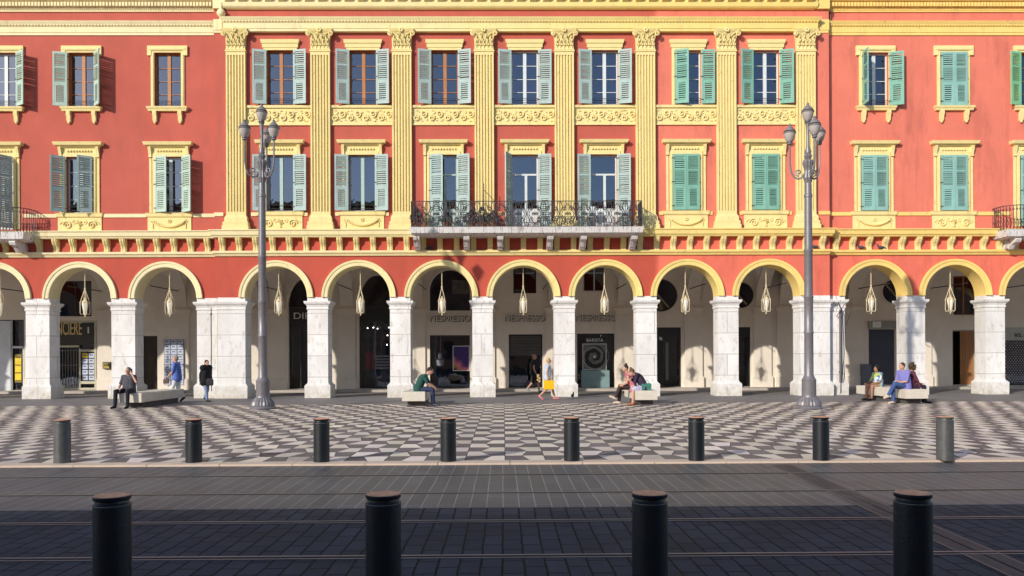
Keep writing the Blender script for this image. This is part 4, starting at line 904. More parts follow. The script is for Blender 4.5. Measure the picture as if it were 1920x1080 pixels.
def small_balcony(B, pxc, Yf, xw0, xw1):
    x0, x1 = xw0, xw1; m = MB(); z0_, z1_ = lz(446, Yf-1.0), lz(432, Yf-1.0); r_ = .55
    o = m.stack(x0+.05, x1-.05, Yf-.9, Yf+.1, [(z0_-.03,-.1),(z0_,-.02),(z0_+.02,.06),(z1_-.03,.1),(z1_,.11)]).build('balcony', M['balc'], B)
    q = MB(); za, zb_ = z1_+.01, lz(386, Yf-.95); path = []
    for i in range(9): a_ = math.pi/2*i/8; path.append((x0+r_-r_*math.sin(a_)+0, Yf-.92+r_-r_*math.cos(a_)))
    path = [(x1-r_+r_*math.sin(math.pi/2*i/8), Yf-.92+r_-r_*math.cos(math.pi/2*i/8)) for i in range(9)]+[(x1, Yf)]
    left = [(x0+(x1-p[0]), p[1]) for p in path][::-1]; full = left+path
    for z in (za, zb_): q.tube([(p[0], p[1], z) for p in full], .02, 4)
    L_ = 0; nxt = 0
    for p, s_ in zip(full[:-1], full[1:]):
        d_ = math.hypot(s_[0]-p[0], s_[1]-p[1])
        while nxt < L_+d_:
            t = (nxt-L_)/d_; x = p[0]+(s_[0]-p[0])*t; y = p[1]+(s_[1]-p[1])*t
            q.tube([(x,y,za),(x,y,zb_)], .012, 4)
            pts = [(x+.04*math.cos(i*1.05), y, zb_-.15+.04*math.sin(i*1.05)) for i in range(7)]; q.tube(pts, .010, 4); q.tube([(x,y-.0,za+.05),(x+.06,y-.05,za+.25),(x,y,za+.45)], .010, 4)
            nxt += .12
        L_ += d_
    q.build('railing', M['iron'], o); return o
x0_, x1_ = ux(-48, YW-.9, 430), ux(44, YW-.9, 430); o = small_balcony(BL, 0, YW, x0_, x1_)
corbel(BL, 33, YW, lz(446, YW-1.0)-.03).build('balcony_corbel', M['balc'], o); corbel(BL, -36, YW, lz(446, YW-1.0)-.03).build('balcony_corbel', M['balc'], o)
x0_, x1_ = ux(1888, YW-.9, 430), ux(1980, YW-.9, 430); o = small_balcony(BR, 0, YW, x0_, x1_)
corbel(BR, 1899, YW, lz(446, YW-1.0)-.03).build('balcony_corbel', M['balc'], o); corbel(BR, 1970, YW, lz(446, YW-1.0)-.03).build('balcony_corbel', M['balc'], o)

# potted shrubs on the balcony, garden chair, table
def shrub(px, w_, h_, col, label, seed):
    r_ = random.Random(seed); x = ux(px, YC-.7, 400); P_ = empty('potted_shrub', (x, YC-.62, zb1), label, 'plant', 'potted shrubs on the long balcony')
    MB().lathe([(.12,0),(.17,.22),(.18,.24),(.15,.24)], n=14).build('pot', mat('terracotta', (.32,.13,.07), .8), P_)
    m = MB()
    for i in range(420):
        a_ = r_.uniform(0, 6.28); u_ = r_.random()**.5; z = .2+h_*r_.random(); rr = w_*u_*math.sin(min(3.0, (z-.05)/h_*2.6))*.9+.03
        p = Vector((rr*math.cos(a_), rr*math.sin(a_)*.6, z)); d_ = Vector((r_.uniform(-1,1), r_.uniform(-1,1), r_.uniform(-.4,1))).normalized()*.07; s_ = d_.cross(Vector((r_.random(), r_.random(), .3))).normalized()*.022
        m.add([p-d_*.5, p+s_, p+d_*.5, p-s_], [(0,1,2,3)])
    for i in range(6): a_ = i*1.05; m.tube([(0,0,.2),(w_*.5*math.cos(a_),w_*.3*math.sin(a_),.2+h_*.7)], .008, 4)
    m.build('foliage', col, P_)
pur = mat('purple_leaves', (.10,.055,.07), .7, .35, 20); grn = mat('grey_green_leaves', (.09,.12,.10), .7, .35, 20)
shrub(885, .42, .55, pur, 'dark purple leafed shrub left of the pilaster behind the balcony railing', 1); shrub(905, .35, .62, grn, 'bluish grey shrub in front of the pilaster on the long balcony', 2)
shrub(924, .40, .50, pur, 'low purple shrub between the pilaster and the half open dark shutter', 3); shrub(838, .25, .45, grn, 'small shrub before the first balcony door', 4); shrub(780, .28, .6, pur, 'tall purple shrub at the left end of the long balcony', 5)
q = empty('awning_pole', (ux(907,YC-.8,380), YC-.7, zb1), 'thin leaning iron rod rising above the long balcony railing', 'pole')
m = MB(); m.tube([(0,0,0),(0,0,1.75)], .014, 5); m.tube([(0,0,1.5),(.42,0,1.05)], .012, 5); m.build('rod', M['iron'], q)
def gchair(px, col, label):
    x = ux(px, YC-.7, 410); c = empty('balcony_chair', (x, YC-.55, zb1), label, 'chair', 'chairs on the long balcony')
    MB().box(-.2,.2,-.2,.2,.42,.45).build('seat', col, c); m = MB(); m.box(-.2,.2,.18,.21,.62,.9)
    m.tube([(-.19,.2,.42),(-.19,.24,.9)], .013, 5); m.tube([(.19,.2,.42),(.19,.24,.9)], .013, 5); m.build('backrest', col, c)
    for sx in (-1, 1):
        for sy in (-1, 1): MB().tube([(sx*.18, sy*.18, .42), (sx*.2, sy*.2, 0)], .013, 5).build('leg', col, c)
gchair(1110, M['whitewood'], 'white garden chair beside the last balcony door, left one'); gchair(1172, M['whitewood'], 'white garden chair at the right end of the long balcony')

# ---------------------------------------------------------------- hanging lanterns
def lantern(cx, Y, label, first=[None]):
    zt = ZS+RA; loc = Vector((cx, Y+.36, 0))
    if first[0] is None:
        L_ = empty('hanging_lantern', loc, label, 'lantern', 'lanterns hanging in the arches'); zr = lz(536); z1 = lz(563); z0 = lz(583)
        q = MB(); q.tube([(0,0,zt+.0),(0,0,zr)], .017, 6); q.ball((0,0,zr), .04, .04, .04, n=8, m=6); q.build('rod', M['lantern'], L_)
        q = MB()
        for k_ in range(4):
            a_ = R(45)+k_*R(90); dx, dy = .18*math.cos(a_), .18*math.sin(a_)
            q.tube([(0,0,zr),(dx,dy,z1),(dx,dy,z0)], .014, 5); q.ball((dx,dy,z1), .03,.03,.03, n=6, m=4)
            q.tube([(dx,dy,z0),(dx*.8,dy*.8,z0-.05),(dx*.45,dy*.45,z0-.02),(dx*.2,dy*.2,z0-.06),(0,0,z0-.05)], .014, 5)
        q.ball((0,0,z0-.10), .03,.03,.06, n=8, m=5); q.build('frame', M['lantern'], L_)
        MB().lathe([(.03,z0-.04),(.06,z0),(.115,z1-.12),(.132,z1-.02),(.12,z1)], n=8).build('glass_body', mat('lantern_glass', (.78,.72,.60), .25, .08, 8, spec=.5), L_)
        MB().lathe([(.13,z1-.01),(.14,z1+.02),(.09,z1+.09),(.04,z1+.13),(.04,z1+.16),(.01,z1+.22)], n=8).build('cap', M['lantern'], L_)
        first[0] = L_; return L_
    r_ = first[0].copy(); C.objects.link(r_); r_.location = loc; r_['label'] = label
    for ch in first[0].children: c = ch.copy(); C.objects.link(c); c.parent = r_
    return r_
nm = ['in the arch behind the left street lamp', 'in the arch with the red garment window', 'in front of the arched shop window', 'in the arch with the walking pair', 'in the arch above the spiral poster window', 'in the arch just right of the embracing couple', 'in the arch just left of the right street lamp']
for cx, s in zip(c_arch, nm): lantern(cx, YC, 'cream metal lantern hanging '+s)
lantern(l151-LB, YW, 'cream metal lantern cut off by the left frame edge'); lantern(l151, YW, 'cream metal lantern hanging in front of the gold lettered shop'); lantern(l311, YW, 'cream metal lantern hanging in the arch over the left stone bench')
lantern(r1, YW, 'cream metal lantern hanging in the arch with the blue grey roller shutter'); lantern(r2, YW, 'cream metal lantern hanging in the arch with the brown wooden door')

# ---------------------------------------------------------------- street lamps
def street_lamp(px, py, a0, label, top_px):
    hz_ = HZ - (px-960)*math.tan(-ROLL); x, y = G(px, py); L_ = empty('street_lamp', (x, y, .02), label, 'street lamp', 'four globe street lamps')
    S_ = 101/1.65; Z = lambda q: (py-q)/((py-hz_)/CAMH)
    MB().lathe([(.39,0),(.40,.04),(.37,.08),(.35,.10),(.36,.12)], n=28).build('foot_ring', M['lamp'], L_)
    MB().lathe([(.365,.12),(.34,.22),(.27,.32),(.24,.36)], n=44, flute=.07).build('fluted_foot', M['lamp'], L_)
    MB().lathe([(.22,.36),(.205,.42),(.21,.45),(.205,.84),(.215,.87),(.18,.92),(.155,.97),(.135,1.02),(.130,2.25),(.145,2.27),(.145,2.31),(.130,2.33),(.127,3.3),(.142,3.32),(.142,3.36),(.125,3.38),(.118,4.7),(.131,4.72),(.131,4.76),(.115,4.78),(.107,Z(372)),(.122,Z(371)),(.122,Z(366)),(.105,Z(365)),(.098,Z(345))], n=24).build('post', M['lamp'], L_)
    MB().lathe([(.098,Z(345)),(.14,Z(335)),(.105,Z(322)),(.115,Z(318)),(.165,Z(306)),(.14,Z(302)),(.08,Z(300)),(.12,Z(294)),(.07,Z(288))], n=24, flute=.12).build('capital', M['lamp'], L_)
    MB().lathe([(.085,Z(290)),(.10,Z(286)),(.05,Z(276)),(.045,Z(250)),(.065,Z(235)),(.07,Z(233)),(.10,Z(231))], n=16).build('finial_post', M['lamp'], L_)
    def head(x_, y_, z):
        MB().lathe([(.055,z-.09),(.08,z-.07),(.065,z-.03),(.09,z),(.085,z+.03),(.02,z+.04)], (x_,y_,0), 16).build('lamp_socket', M['lamp'], L_)
        g_ = MB().lathe([(.085,z+.02),(.12,z+.05),(.165,z+.21),(.175,z+.26)], (x_,y_,0), 20).build('globe', M['globe'], L_)
        MB().lathe([(.178,z+.25),(.192,z+.27),(.18,z+.285),(.17,z+.30),(.15,z+.36),(.095,z+.43),(.05,z+.465),(.038,z+.49),(.045,z+.515),(.01,z+.56)], (x_,y_,0), 20).build('lamp_hood', M['hood'], g_)
        MB().lathe([(.172,z+.298),(.182,z+.31),(.170,z+.325)], (x_,y_,0), 20).build('hood_ring', M['blackmetal'], g_)
    head(0, 0, Z(231)+.04)
    zt = Z(263)
    for k_ in range(3):
        a_ = R(a0+120*k_); R_ = .52; ca_, sa_ = math.cos(a_), math.sin(a_)
        pts = []
        for i in range(9): t = i/8; b_ = math.pi*(.5+.5*t); 
        prof = [(.10, Z(336)), (.20, Z(333)), (.33, Z(331)), (.44, Z(324)), (.50, Z(312)), (.52, Z(295)), (.52, zt-.05)]
        prof = [(.12, Z(326)), (.17, Z(333)), (.28, Z(335)), (.40, Z(331)), (.48, Z(321)), (.52, Z(305)), (.52, zt-.05)]
        q = MB(); q.tube([(p*ca_, p*sa_, z) for p, z in prof], [.026,.03,.03,.029,.028,.027,.026], 8)
        sp_ = [( (.27+.11*(1-.8*i/12)*math.cos(-1.57+i*.62)), Z(323)+.11*(1-.8*i/12)*math.sin(-1.57+i*.62)) for i in range(13)]
        q.tube([(p*ca_, p*sa_, z) for p, z in sp_], .022, 6); q.build('arm', M['lamp'], L_)
        head(R_*ca_, R_*sa_, zt)
    return L_
M['hood'] = mat('lamp_hood', (.24,.21,.20), .5, .12, 9, metal=.2)
street_lamp(493, 768, 210, 'grey post with four globes, left of the pair, before the double pier', 195)
street_lamp(1517, 768, 150, 'grey post with four globes, right of the pair, before the wing corner', 197)

# ---------------------------------------------------------------- bollards
def bollard_proto(h, r_, worn, label, loc, group):
    b = empty('bollard', loc, label, 'bollard', group)
    MB().lathe([(r_,0),(r_,h-.058),(r_-.012,h-.05),(r_-.014,h-.034),(r_-.004,h-.030),(r_-.001,h-.024),(r_-.001,h-.006),(r_-.004,h-.003)], n=40).build('body', M['bollard_worn'] if worn else M['bollard'], b)
    MB().lathe([(r_-.004,h-.0029),(r_-.006,h),(.001,h+.001)], n=40).build('cap', [M['rust']], b)
    q = MB(); q.lathe([(r_+.0005,h-.070),(r_+.002,h-.068),(r_+.002,h-.064),(r_+.0005,h-.062)], n=40); q.build('ring', M['bollard_worn'], b)
    return b
def copy_tree(o, loc, label):
    c = o.copy(); C.objects.link(c); c.location = loc; c['label'] = label
    for ch in o.children:
        d_ = ch.copy(); C.objects.link(d_); d_.parent = c
    return c
pos = [(112,868.5), (360,867.5), (601,866.5), (840,865.5), (1073,864.5), (1308,864), (1543,863.5), (1777,863.5)]
lab = ['worn silvery bollard on the kerb at the far left of the back row', 'dark bollard of the back row, below the seated man with phone', 'dark bollard of the back row, below and right of the left street lamp', 'dark bollard of the back row, below the man in green',
       'dark bollard of the back row, below the woman with yellow bag', 'dark bollard of the back row, between couple and right street lamp', 'scuffed dark bollard of the back row, below the right street lamp', 'worn silvery bollard on the kerb at the far right of the back row']
RAD = .1225; dk = wn = None
for (px, py), l in zip(pos, lab):
    x, y = G(px, py, .025); loc = (x, y+RAD*.6, .025)
    if 'silvery' in l:
        if wn is None: wn = bollard_proto(.665, RAD, True, l, loc, 'bollards along the paving edge')
        else: copy_tree(wn, loc, l)
    else:
        if dk is None: dk = bollard_proto(.665, RAD, False, l, loc, 'bollards along the paving edge')
        else: copy_tree(dk, loc, l)
front = [(210, 928, 'rusty topped near bollard at the left with a pale chipped patch'), (718.5, 925, 'near bollard left of the picture middle, brown top'), (1218, 923.5, 'near bollard right of the picture middle, olive brown top'), (1711.5, 923, 'near bollard at the right, orange brown top')]
f0 = None
for px, py, l in front:
    x, y = G(px, py, .70); loc = (x, y, .0)
    if f0 is None: f0 = bollard_proto(.70, .1225, False, l, loc, 'near bollards across the tram road')
    else: copy_tree(f0, loc, l)

# ---------------------------------------------------------------- stone benches
def bench(px_l, w_, L_, label, first=[None]):
    X0 = (px_l-945)/58.2; loc = (X0, 25.75, .02)
    b = empty('stone_bench', loc, label, 'bench', 'pale stone benches')
    MB().stack(0, w_, 0, L_, [(.18,-.01),(.19,0),(.47,0),(.485,-.012)]).build('seat_slab', M['bench'], b)
    MB().box(.14, w_-.08, .30, L_-.30, 0, .18).build('foot', M['bench_base'], b); return X0
B1 = bench(228, .72, 3.4, 'pale stone bench under the seated man with phone'); B2 = bench(755, .74, 2.4, 'short stone bench under the man in green'); B3 = bench(1193, .70, 2.4, 'short stone bench right of the embracing couple'); B4 = bench(1702, .74, 3.6, 'long stone bench with three people at the right')

# ---------------------------------------------------------------- people
V = Vector
def cloth(name, col, var=.1): return mat(name, col, .85, var, 14, .15, 40)
def person(label, loc, head, pose, top, legs, shoes, hair, skin='skin', sleeve=.55, leglen=1.0, scale=1.0, hairkind='short', look=0, skirt=None, female=False, extra=None, nod=0, bulk=0):
    P_ = empty('person', loc, label, 'person', None, head)
    P_.scale = (scale,)*3; J = {k: V(v) for k, v in pose.items()}
    b = MB()
    def limb(m, a_, c_, r1, r2): m.cap(J[a_] if isinstance(a_, str) else a_, J[c_] if isinstance(c_, str) else c_, r1, r2)
    ax = (J['C']-J['P']).normalized(); lat = V((0,1,0))
    def torso(m, g, low=0, shoulders=True):
        for s_ in (-1, 1):
            m.cap(J['P']+lat*.085*s_, J['C']+lat*.085*s_-ax*.05, .115+g, .105+g); m.cap(J['C']+lat*.07*s_-ax*.12, J['C']+lat*.07*s_+ax*.07, .115+g, .095+g)
            if shoulders: m.cap(J['N']-ax*.05, J['sL' if s_ > 0 else 'sR'], .055+g, .058+g)
        m.cap(J['P']+ax*.1, J['C'], .12+g, .125+g)
        if low: 
            for s_ in (-1, 1): m.cap(J['P']+lat*.07*s_, J['P']+lat*.07*s_-V((0,0,low)), .125+g, .13+g)
    torso(b, 0); b.cap(J['N']-ax*.04, J['H']-V((0,0,.04)), .055, .052)
    Hd = J['H']; rot = Matrix.Rotation(look, 3, 'Z') @ Matrix.Rotation(nod, 3, 'Y'); fw = rot @ V((1,0,0)); up = rot @ V((0,0,1))
    b.ball(Hd, .095, .076, .112, rot); b.ball(Hd+fw*.035-up*.055, .062, .055, .06, rot); b.cap(Hd+fw*.088+up*.015, Hd+fw*.112-up*.022, .010, .015)
    lt = rot @ V((0,1,0))
    for s_ in (-1, 1): b.ball(Hd+lt*.078*s_-up*.005, .018, .012, .03, rot, 8, 6)
    b.cap(Hd+fw*.092-up*.052-lt*.02, Hd+fw*.092-up*.052+lt*.02, .009, .009)
    for S_ in ('L', 'R'):
        limb(b, 's'+S_, 'e'+S_, .048, .040); limb(b, 'e'+S_, 'w'+S_, .040, .027)
        wv = J['w'+S_]; d_ = J.get('h'+S_, None); d_ = (V(d_).normalized() if d_ is not None else (wv-J['e'+S_]).normalized())
        sd_ = d_.cross(V((1,0,0)) if abs(d_.x) < .8 else V((0,1,0))).normalized(); pn = d_.cross(sd_).normalized()
        for o_ in (-.022, 0, .022): b.cap(wv, wv+d_*.075+sd_*o_, .018, .016)
        for i, ln in enumerate((.068,.078,.072,.056)):
            r0 = wv+d_*.08+sd_*(-.030+i*.020); k1 = r0+d_*ln*.55+pn*.006; b.cap(r0, k1, .0095, .009, 8); b.cap(k1, k1+(d_*.75+pn*.6).normalized()*ln*.5, .009, .008, 8)
        t0 = wv+d_*.03-sd_*.025; t1 = t0+(d_-sd_*1.1).normalized()*.045; b.cap(t0, t1, .013, .011, 8); b.cap(t1, t1+(d_-sd_*.3+pn*.3).normalized()*.035, .011, .009, 8)
        limb(b, 'p'+S_, 'k'+S_, .082, .056); limb(b, 'k'+S_, 'a'+S_, .055, .036)
        b.cap(J['a'+S_]-V((0,0,.02)), J['t'+S_], .038, .030)
    def rem(o, v): 
        q = o.modifiers.new('remesh', 'REMESH'); q.mode = 'VOXEL'; q.voxel_size = v; q.use_smooth_shade = True
        s2 = o.modifiers.new('smooth', 'SMOOTH'); s2.iterations = 4; s2.factor = .5; return o
    body = rem(b.build('body', M[skin], P_), .009)
    t = MB(); torso(t, .022+bulk, low=.06+bulk)
    for S_ in ('L', 'R'):
        a_, c_ = J['s'+S_], J['e'+S_]; t.cap(a_, a_.lerp(c_, min(1, sleeve*1.6)), .064, .056)
        if sleeve > .7: t.cap(c_, c_.lerp(J['w'+S_], .92), .054, .042)
    rem(t.build('top', top, P_), .011)
    t = MB()
    if skirt:
        for s_ in (-1, 1): t.cap(J['P']+lat*.07*s_, J['P']+lat*.07*s_-V((0,0,.06)), .14, .15)
        for S_ in ('L', 'R'): t.cap(J['p'+S_], J['p'+S_].lerp(J['k'+S_], skirt), .115, .12)
    else:
        for s_ in (-1, 1): t.cap(J['P']+lat*.06*s_+ax*.04, J['P']+lat*.06*s_, .126, .13)
        for S_ in ('L', 'R'):
            t.cap(J['p'+S_], J['p'+S_].lerp(J['k'+S_], min(1, leglen*2)), .100, .074)
            if leglen > .55: t.cap(J['k'+S_], J['k'+S_].lerp(J['a'+S_], min(1, (leglen-.5)*2)*.95), .072, .056)
    rem(t.build('skirt' if skirt else 'trousers', legs, P_), .011)
    for S_ in ('L', 'R'):
        t = MB(); t.cap(J['a'+S_]-V((0,0,.025)), J['t'+S_]-V((0,0,.0)), .047, .036); t.cap(J['a'+S_]-V((0,0,.03)), J['a'+S_]-V((0,0,.03))-(J['t'+S_]-J['a'+S_])*.12, .044, .04); rem(t.build('shoe', shoes, P_), .012)
    h_ = MB(); h_.ball(Hd-fw*.018+up*.028, .098, .086, .100, rot)
    if hairkind == 'curly':
        r_ = random.Random(3)
        for i in range(46):
            p = V((r_.uniform(-1,.35), r_.uniform(-1,1), r_.uniform(-.7,1))).normalized(); h_.ball(Hd+(rot @ V((p.x*.10-.02, p.y*.10, p.z*.115+.03))), .035, .035, .035, n=8, m=6)
    if hairkind == 'long': h_.cap(Hd-fw*.05, Hd-fw*.07-V((0,0,.20)), .075, .06)
    if hairkind == 'bun': h_.ball(Hd-fw*.03+up*.13, .045, .045, .045)
    if hairkind == 'hood': h_.cap(Hd-fw*.03, Hd-fw*.04-V((0,0,.16)), .105, .09)
    hb = rem(h_.build('hair' if hairkind != 'hood' else 'hood', hair, P_), .011)
    e = MB()
    for s_ in (-1, 1): e.ball(Hd+fw*.088+up*.012+lt*.030*s_, .008, .010, .007, rot, 8, 6)
    e.build('eyes', M['blackmetal'], P_)
    if extra: extra(P_, J, Hd, fw)
    return P_
def walk(st=.30, swing=.2, lead='L', h=0):
    o = 'R' if lead == 'L' else 'L'; s = {'L': 1, 'R': -1}
    J = dict(P=(0,0,.96), C=(.02,0,1.28), N=(.03,0,1.46), H=(.055,0,1.60), sL=(.02,.185,1.40), sR=(.02,-.185,1.40))
    def q(n_, S_, f, l, u_): J[n_+S_] = (f, s[S_]*l, u_)
    q('p',lead,0,.09,.90); q('k',lead,st*.75,.09,.50); q('a',lead,st*1.05,.09,.11); q('t',lead,st*1.05+.17,.10,.07)
    q('p',o,0,.09,.90); q('k',o,-st*.05,.09,.48); q('a',o,-st*1.05,.09,.20); q('t',o,-st*1.05+.13,.10,.06)
    q('e',lead,-swing*.6,.25,1.13); q('w',lead,-swing*.8,.24,.88); q('e',o,swing*.4,.25,1.13); q('w',o,swing*1.2,.22,.90); return J
def sit(lean=.1, seat=.485, knee=.44, spread=.12, fold=0):
    z = seat+.11
    J = dict(P=(0,0,z), C=(lean*.7,0,z+.30), N=(lean*1.25,0,z+.48), H=(lean*1.5+.03,0,z+.62), sL=(lean*1.1,.185,z+.42), sR=(lean*1.1,-.185,z+.42))
    for S_, s in (('L',1),('R',-1)):
        J['p'+S_] = (.0,s*.09,z-.02); J['k'+S_] = (knee,s*spread,z-.03); J['a'+S_] = (knee+.03,s*(spread+.01),.10); J['t'+S_] = (knee+.20,s*(spread+.03),.055)
        J['e'+S_] = (lean+.10,s*.24,z+.14); J['w'+S_] = (.32,s*.16,z+.08); J['h'+S_] = (1,0,-.25)
    return J
# 1 seated man with a phone, facing the camera
J = sit(.02, knee=.42, spread=.20); zz = .485+.11
J['eR'] = (.10,-.27,zz+.13); J['wR'] = (.30,-.17,zz+.06); J['hR'] = (.6,.3,-.7)
J['eL'] = (.16,.34,zz+.26); J['wL'] = (.12,.17,zz+.50); J['hL'] = (-.05,-.35,.9)
xs = (241-945)/58.2
pA = person('seated man in dark grey shirt on the left bench, phone at his ear', (xs, 26.0, .0), R(-97), J, cloth('charcoal_shirt', (.075,.07,.085), .3), cloth('black_trousers', (.018,.018,.025)), cloth('black_shoes', (.02,.02,.02)), cloth('grey_hair', (.16,.14,.13)), scale=1.0, sleeve=.45)
ph = MB(); ph.box(-.008,.008,-.035,.035,-.07,.07); o = tag(ph.build('phone', M['blackmetal']), 'dark phone held to the ear of the seated man in grey', 'phone'); o.location = (xs+.13, 25.88, .485+.11+.62); o.rotation_euler = (.2,0,R(-7))
# 2 man in blue walking left
x, y = G(330, 755.5); J = walk(.20, .18, 'L'); J['eL'] = (.07,.24,1.13); J['wL'] = (.24,.22,.95)
pB = person('man in blue t-shirt and white trousers walking behind the left bench', (x, y+.1, 0), R(180), J, cloth('blue_tshirt', (.10,.16,.46)), cloth('white_trousers', (.58,.59,.62)), cloth('dark_shoes', (.03,.03,.03)), cloth('sandy_hair', (.32,.23,.16)), scale=.995, leglen=.95)
q = MB(); q.stack(-.09,.09,-.04,.04,[(0,-.01),(.02,0),(.14,0),(.17,-.02)]); q.tube([(-.05,0,.17),(-.03,0,.21),(.03,0,.21),(.05,0,.17)], .008, 5); o = tag(q.build('handbag', cloth('brown_bag', (.10,.07,.06))), 'small brown bag in the hand of the man in blue', 'bag'); o.location = (x-.30, y-.12, .70)
# 3 woman in a dark hooded jacket
x, y = G(386, 755)
pH = person('long haired woman in black jacket and pale jeans walking by the double pier', (x, y, 0), R(-20), walk(.13, .08, 'R'), cloth('black_jacket', (.012,.012,.014)), cloth('pale_jeans', (.22,.28,.42)), cloth('dark_shoes', (.03,.03,.03)), cloth('black_hair', (.012,.010,.010)), scale=.90, sleeve=1, hairkind='long', leglen=.97, bulk=.05, look=R(-25))
q = MB(); q.stack(-.12,.12,-.05,.05,[(0,-.02),(.03,0),(.2,.0),(.26,-.03)]); q.tube([(-.07,0,.26),(0,0,.5),(.07,0,.26)], .01, 5); o = tag(q.build('handbag', cloth('black_bag', (.03,.025,.03))), 'dark shoulder bag of the woman in the black jacket', 'bag'); o.location = (x+.20, y-.16, .62)
# 4 man in green on bench 2, facing right
J = sit(.22, knee=.46, spread=.09); J['H'] = (.40,0,zz+.58); J['C'] = (.12,0,zz+.29); J['N'] = (.26,0,zz+.46); J['sL'] = (.22,.17,zz+.40); J['sR'] = (.22,-.17,zz+.40)
J['eR'] = (.32,-.20,zz+.17); J['wR'] = (.52,-.13,zz+.05); J['eL'] = (.34,.20,zz+.17); J['wL'] = (.54,.08,zz+.05); J['hR'] = J['hL'] = (.6,.1,-.7)
person('man in dark green t-shirt sitting hunched on the short stone bench', (B2+.48, 26.15, 0), R(0), J, cloth('green_tshirt', (.018,.075,.060)), cloth('dark_jeans', (.035,.045,.10)), cloth('grey_shoes', (.08,.09,.10)), cloth('dark_brown_hair', (.035,.022,.018)), nod=.25)
# 5 man in black walking right in the arcade
x, y = G(1000, 737)
J = walk(.24, .1, 'R'); J['eR'] = (-.02,-.22,1.10); J['wR'] = (.08,-.22,.88)
person('bald man in black vest and shorts walking under the arcade', (x, y, .0), R(8), J, cloth('black_vest', (.02,.02,.028)), cloth('black_shorts', (.02,.02,.025)), cloth('pale_trainers', (.30,.32,.42)), cloth('bald_scalp', (.42,.20,.15)), skin='skin', sleeve=.3, leglen=.5, scale=1.0)
# 6 woman with yellow bag
x, y = G(1026, 751)
J = walk(.30, .1, 'L'); J['eR'] = (-.04,-.22,1.10); J['wR'] = (.02,-.22,.86); J['eL'] = (.05,.22,1.12); J['wL'] = (.15,.2,.92)
person('woman with pale vest, red shorts and pink shoes striding right', (x, y, 0), R(5), J, cloth('pale_blue_vest', (.42,.48,.60), .2), cloth('red_shorts', (.42,.03,.06)), cloth('pink_shoes', (.75,.22,.24)), cloth('blonde_hair', (.50,.36,.18)), sleeve=.12, leglen=.36, scale=.915, hairkind='short')
q = empty('shopping_bag', (x+.05, y-.30, .42), 'bright yellow shopping bag carried by the striding woman', 'bag')
MB().stack(-.19,.19,-.06,.06,[(0,-.01),(.02,0),(.33,.0)]).build('bag_body', cloth('yellow_bag', (.80,.46,.01), .05), q)
m = MB()
for s_ in (-1, 1): m.tube([(-.08,s_*.03,.33),(-.06,s_*.01,.42),(.06,s_*.01,.42),(.08,s_*.03,.33)], .007, 5)
m.build('handle', cloth('yellow_bag', (.80,.46,.01)), q)
q = MB(); 
for i in range(5): q.ball((random.Random(i).uniform(-.04,.04), 0, i*.055), .05, .04, .05, n=8, m=6)
o = tag(q.build('handbag', cloth('straw_bag', (.42,.30,.12), .4)), 'straw coloured bag swinging behind the striding woman', 'bag'); o.location = (x-.30, y+.10, .70)
# 7 couple on bench 3, facing left
J = sit(.14, knee=.40, spread=.10); J['aL'] = (.58,.02,.24); J['tL'] = (.76,.02,.28); J['kL'] = (.42,.05,zz+.03)
J['eR'] = (.18,-.16,zz+.14); J['wR'] = (.20,.02,zz+.10)
person('woman in pink top and dark trousers leaning on her companion at the short bench', (B3+.06, 26.75, 0), R(182), J, cloth('pink_top', (.50,.16,.20), .15), cloth('brown_trousers', (.045,.03,.03)), cloth('cream_shoes', (.6,.5,.42)), cloth('dark_brown_hair', (.035,.022,.018)), sleeve=.1, hairkind='bun', look=R(20))
J = sit(.26, knee=.38, spread=.10); J['H'] = (.42,0,zz+.50); J['N'] = (.27,0,zz+.44); J['aR'] = (.33,-.06,.10); J['tR'] = (.5,-.06,.055)
J['eR'] = (.34,-.16,zz+.22); J['wR'] = (.44,0,zz+.28); J['eL'] = (.34,.2,zz+.2)
person('woman in dark purple top and patterned skirt bending over at the short bench', (B3+.34, 26.0, 0), R(178), J, cloth('dark_purple_top', (.04,.025,.05), .2), cloth('patterned_skirt', (.42,.38,.52), .5), cloth('brown_sandals', (.36,.14,.08)), cloth('chestnut_hair', (.15,.07,.035)), skirt=.85, sleeve=.9, nod=.5, hairkind='bun')
q = empty('handbag', (B3+.36, 25.84, .505), 'shiny green bag standing on the short bench beside the bending woman', 'bag')
MB().stack(-.15,.15,-.05,.05,[(0,-.01),(.02,0),(.2,.01),(.24,-.02)]).build('bag_body', mat('shiny_green', (.05,.20,.15), .25, .4, 12, spec=.6), q); m = MB(); m.tube([(-.09,0,.24),(-.05,0,.32),(.05,0,.32),(.09,0,.24)], .008, 5); m.build('handle', M['blackmetal'], q)
# 8 three on bench 4
J = sit(.03, knee=.40, spread=.12)
pt = cloth('patterned_tshirt', (.20,.30,.42), .5)
def patt(n, tc):
    z = n.nodes.new('ShaderNodeTexVoronoi'); z.inputs['Scale'].default_value = 9; n.links.new(tc.outputs['Object'], z.inputs['Vector']); cr = n.nodes.new('ShaderNodeValToRGB'); e = cr.color_ramp.elements; cr.color_ramp.interpolation = 'CONSTANT'
    e[0].color = (.40,.48,.10,1); e[1].position = .30; e[1].color = (.08,.16,.50,1); q_ = e.new(.75); q_.color = (.6,.65,.6,1); sp = n.nodes.new('ShaderNodeSeparateColor'); n.links.new(z.outputs['Color'], sp.inputs[0]); n.links.new(sp.outputs[0], cr.inputs[0]); return cr.outputs[0]
person('dark haired youth in green and blue patterned t-shirt and tan trousers on the long bench', (B4+.22, 28.1, 0), R(195), J, mat('patterned_tee', patt, .85, .1), cloth('tan_trousers', (.42,.22,.14)), cloth('dark_shoes', (.03,.03,.03)), cloth('black_hair', (.012,.010,.010)), skin='skin_dark', scale=.93, hairkind='curly')
